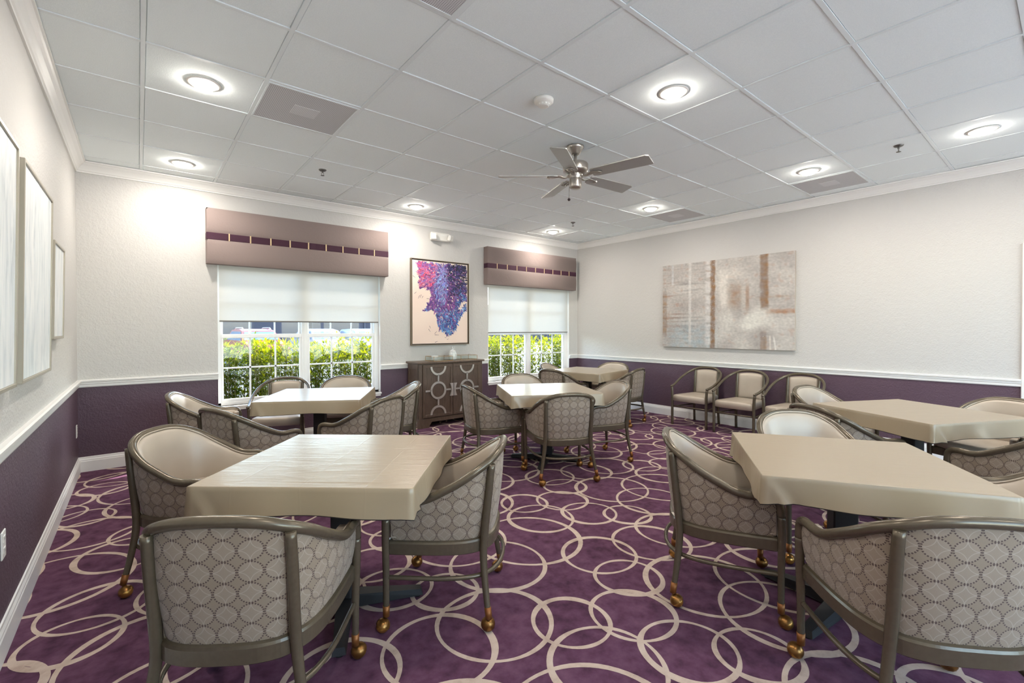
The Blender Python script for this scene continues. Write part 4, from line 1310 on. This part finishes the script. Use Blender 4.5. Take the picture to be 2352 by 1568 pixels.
while c_ < 620:
    u, v = rnd.random(), rnd.random()
    d = .16 * (1 - sm(u, .3, .5)) + 1.0 * band(u, .445, .03, .6) + .75 * band(u, .27, .2, .6) * sm(v, .55, .85) + .5 * band(u, .5, .08, .6) * sm(v, .62, .75) * (1 - sm(v, .84, .9)) + .02
    if rnd.random() > d: continue
    r = rnd.uniform(.0012, .0036) * (1.5 if rnd.random() < .06 else 1)
    y, z = hy - 2 * hy * u, hz * (1 - v)
    if abs(y) > hy - .006 or not .006 < z < hz - .006: continue
    m.add([(-.0372, y - r, z), (-.0372, y, z - r), (-.0372, y + r, z), (-.0372, y, z + r)], [(0, 1, 2, 3)]); c_ += 1
g = m.build('glitter_flecks', M['glitter'], big, fixn=False); g['kind'] = 'stuff'; g['label'] = 'silver glitter flecks'

# ---- three framed pale pictures on the left wall, hung leaning slightly forward
def pale(y0, y1, z0, z1, mat, fm, label, grp='pale framed abstracts on the left wall', lean=.018):
    t = thing('framed_picture', label, 'painting', (XL, (y0 + y1) / 2, z0), group=grp)
    h, zz = (y1 - y0) / 2, z1 - z0
    sh = Matrix.Translation((.002, 0, 0)) @ Matrix.Rotation(math.atan2(lean, zz), 4, 'Y')
    m = MB()
    for (a, b, c_, d_) in ((-h, -h + .016, 0, zz), (h - .016, h, 0, zz), (-h + .016, h - .016, 0, .016), (-h + .016, h - .016, zz - .016, zz)):
        m.box(.001, .036, a, b, c_, d_, c=.002)
    m.xform(sh); m.build('picture_frame', fm, t)
    m = MB(); m.box(.004, .029, -h + .017, h - .017, .017, zz - .017); m.xform(sh); m.build('canvas', mat, t)
pale(-.05, .885, 1.095, 2.135, M['pale1'], M['champ'], 'large pale grey abstract cut by the left picture edge, nearest on the left wall')
pale(1.01, 1.90, 1.095, 2.125, M['pale2'], M['champ'], 'large pale blue-white abstract in the middle of the left wall')
pale(2.02, 2.52, 1.282, 1.905, M['pale3'], M['champ'], 'smaller pale framed abstract farthest along the left wall', lean=.012)
# ================================================================== OUTSIDE
GZ = -0.22
m = MB(); m.box(-40, 120, YB + .17, 110, GZ - .1, GZ, 0); struct(m.build('ground', M['asphalt']))
m = MB(); m.box(-14, 20, -40, YF - .17, GZ - .1, GZ, 0); struct(m.build('ground_bounce', M['bounce']))  # unseen bright ground, added to throw daylight in through the fill windows
m = MB(); m.box(-6, 14, YB + .17, 6.0, GZ, GZ + .12, 0, c=.01); tag(m.build('ground_planting_bed', M['mulch']), kind='structure')
m = MB(); m.box(-4, 12, YB + .16, 5.2, 2.85, 3.05, 0); m.box(-4, 12, 5.18, 5.23, 2.85, 3.1, 0); struct(m.build('roof_eave', M['soffit']))

def hedge(x0, x1, label, seed, n=34000):
    rnd = random.Random(seed)
    vs = []; fs = []; tone = []
    def leaf(p, az, el, ln, wd, tn):
        d = Vector((math.cos(az) * math.cos(el), math.sin(az) * math.cos(el), math.sin(el)))
        s = d.cross(Vector((0, 0, 1))); s = s.normalized() if s.length > .01 else Vector((1, 0, 0))
        up = s.cross(d)
        o = len(vs)
        a = p; b = p + d * ln * .42 + up * ln * .05; c = p + d * ln - up * ln * .10
        vs.extend([tuple(a), tuple(b - s * wd), tuple(b + up * -.004), tuple(b + s * wd), tuple(c)])
        fs.extend([(o, o + 1, o + 2), (o, o + 2, o + 3), (o + 1, o + 4, o + 2), (o + 2, o + 4, o + 3)])
        tone.extend([tn] * 5)
    stems = MB()
    cnt = 0
    while cnt < n:
        x = rnd.uniform(x0, x1); y = rnd.uniform(4.64, 5.5)
        top = 1.02 + .16 * mnoise.noise(Vector((x * 1.3, y * 1.5, seed))) + rnd.uniform(-.1, .12)
        if rnd.random() < .02: top += .16
        tipx, tipy = x + rnd.uniform(-.12, .12), y + rnd.uniform(-.12, .12)
        if cnt % 3 == 0: stems.tube([(x, y, GZ + .1), ((x + tipx) / 2, (y + tipy) / 2, top * .5), (tipx, tipy, top)], [.006, .0045, .002], 4, caps=False)
        z = top; k = 0
        tn0 = rnd.uniform(.0, .75)
        while z > GZ + .15 and k < 16:
            f = (z - GZ) / (top - GZ)
            px, py = x + (tipx - x) * f, y + (tipy - y) * f
            w = rnd.randint(3, 5)
            for q in range(w):
                leaf(Vector((px, py, z)), rnd.random() * 6.28, rnd.uniform(-.25, .95) if k else rnd.uniform(.3, 1.2), rnd.uniform(.07, .125), rnd.uniform(.008, .0135), min(1, tn0 + rnd.uniform(-.15, .25) + (.15 if k == 0 else 0)))
                cnt += 1
            z -= rnd.uniform(.06, .14); k += 1
    me_b = MB(); me_b.add(vs, fs, 0, False)
    me_b.add(stems.v, stems.f, 1, True)
    o = me_b.build('hedge', [M['leaf'], M['stem']], None, fixn=False)
    at = o.data.attributes.new('tone', 'FLOAT', 'POINT')
    at.data.foreach_set('value', tone + [0.0] * len(stems.v))
    tag(o, label, 'hedge', None, 'stuff')
hedge(0.1, 3.5, 'bright green hedge outside the left window', 3)
hedge(4.6, 9.6, 'yellow-green hedge outside the right window', 8)

# dark screened fence across the car park
fe = thing('screen_fence', 'tall dark blue-grey screened fence across the car park', 'fence', (10, 34, GZ))
m = MB(); m.box(-40, 70, -.03, .03, .1, 3.9); m.build('screen_panel', M['screen'], fe)
for k in range(28):
    m = MB(); m.box(-40 + k * 4 - .05, -40 + k * 4 + .05, -.10, -.03, 0, 4.0); m.build('fence_post', M['fencepost'], fe)

def car(x, y, rot, col, label, roofr=False):
    t = thing('parked_car', label, 'car', (x, y, GZ), rot, 'cars parked behind the hedge')
    body = simple('car_paint_%d' % int(x * 10), col, .45, .0)
    # side profile (length along y), width varies with height
    prof = [(-2.2, .28), (-2.25, .62), (-2.05, .86), (-1.15, .98), (-.55, 1.48), (.1, 1.58), (1.2, 1.54), (1.85, 1.02), (2.2, .96), (2.25, .5), (2.2, .28)]
    def hwid(z): return .88 if z < 1.0 else .88 - (z - 1.0) * .30
    vs = []; fs = []
    for s in (-1, 1):
        for (yy, z) in prof: vs.append((s * hwid(z), yy, z))
    n = len(prof)
    m = MB()
    fs = [(i, (i + 1) % n, n + (i + 1) % n, n + i) for i in range(n)] + [tuple(range(n)), tuple(range(2 * n - 1, n - 1, -1))]
    m.add(vs, fs)
    m.build('car_body', body, t)
    m = MB()
    for (a, b) in ((3, 4), (6, 7)):
        (ya, za), (yb, zb) = prof[a], prof[b]
        d = Vector((0, -(zb - za), (yb - ya))); d.normalize()
        if d.z < 0: d = -d
        P = []
        for (q, s) in ((.12, -1), (.12, 1), (.9, 1), (.9, -1)):
            z = za + (zb - za) * q; yy = ya + (yb - ya) * q
            P.append((s * (hwid(z) - .10), yy + d.y * .012, z + d.z * .012))
        m.add(P, [(0, 1, 2, 3)])
    for s in (-1, 1):
        P = [(s * (hwid(1.02) + .012), -.95, 1.02), (s * (hwid(1.02) + .012), 1.55, 1.04), (s * (hwid(1.45) + .012), 1.12, 1.46), (s * (hwid(1.45) + .012), -.48, 1.44)]
        m.add(P, [(0, 1, 2, 3)])
    m.build('car_window', M['carglass'], t, fixn=False)
    for (sx, yy) in ((-1, -1.4), (1, -1.4), (-1, 1.4), (1, 1.4)):
        m = MB(); m.tube([(sx * .72, yy, .32), (sx * .90, yy, .32)], .32, 20); m.build('wheel', M['black'], t)
    if roofr:
        for s in (-1, 1):
            m = MB(); m.tube([(s * .62, -.35, 1.53), (s * .62, -.2, 1.63), (s * .62, .9, 1.63), (s * .62, 1.1, 1.55)], .025, 6); m.build('roof_rail', M['silver'], t)
M['carglass'] = simple('sky_blue_car_glass', rgb(90, 115, 140), .08, .4)  # blue of the reflected sky is put into the base colour
car(4.5, 24.0, .1, rgb(100, 10, 22), 'red car with roof rails parked behind the hedge', True)
car(7.8, 24.4, .1, rgb(120, 122, 128), 'white car behind the hedge, left of the window post')
car(10.1, 24.3, .1, rgb(116, 122, 132), 'white car with pale windscreen behind the hedge, farthest right')

# daylight
sun = bpy.data.lights.new('sun', 'SUN'); sun.energy = SUN_E; sun.angle = math.radians(.6); sun.color = (1, .95, .86)
so = bpy.data.objects.new('sun', sun); COL.objects.link(so)
so.rotation_euler = Vector((-.744, -.354, -.566)).to_track_quat('-Z', 'Y').to_euler()
so.location = (12, 12, 10)
w = bpy.data.worlds.new('sky'); sc.world = w; w.use_nodes = True
wt = w.node_tree; bg = wt.nodes['Background']
sk = wt.nodes.new('ShaderNodeTexSky'); sk.sky_type = 'NISHITA'; sk.sun_disc = False
sk.sun_elevation = math.radians(36); sk.sun_rotation = math.radians(64.6)
wt.links.new(sk.outputs[0], bg.inputs[0]); bg.inputs[1].default_value = SKY_E

# ------------------------------------------------------------------ camera
f_px, yaw, pitch, roll = 1055.78, 0.6821, -0.0114, -0.0014
ccx, ccy = 1175.98, 767.07
cam = bpy.data.cameras.new('camera'); co = bpy.data.objects.new('camera', cam); COL.objects.link(co)
cam.sensor_fit = 'HORIZONTAL'; cam.sensor_width = 36.0
cam.lens = f_px / 2352 * 36.0
cam.shift_x = -(ccx - 1176) / 2352
cam.shift_y = (ccy - 784) / 2352
cam.clip_start = 0.05
fw = Vector((math.sin(yaw) * math.cos(pitch), math.cos(yaw) * math.cos(pitch), math.sin(pitch)))
rt = Vector((math.cos(yaw), -math.sin(yaw), 0)); upv = rt.cross(fw)
r2 = math.cos(roll) * rt + math.sin(roll) * upv; u2 = -math.sin(roll) * rt + math.cos(roll) * upv
mat = Matrix((r2, u2, -fw)).transposed().to_4x4()
mat.translation = Vector((-0.0315, -2.0147, 1.3426))
co.matrix_world = mat
sc.camera = co

# ------------------------------------------------------------------ view
sc.view_settings.view_transform = 'Standard'
sc.view_settings.look = 'None'
sc.view_settings.gamma = 1.0
sc.view_settings.use_curve_mapping = False
sc.view_settings.exposure = EXPOSURE
sc.cycles.max_bounces = 10
sc.cycles.diffuse_bounces = 6
sc.cycles.glossy_bounces = 4
sc.cycles.transmission_bounces = 8
sc.cycles.transparent_max_bounces = 12
sc.cycles.sample_clamp_indirect = 6.0
sc.cycles.caustics_reflective = False
sc.cycles.caustics_refractive = False
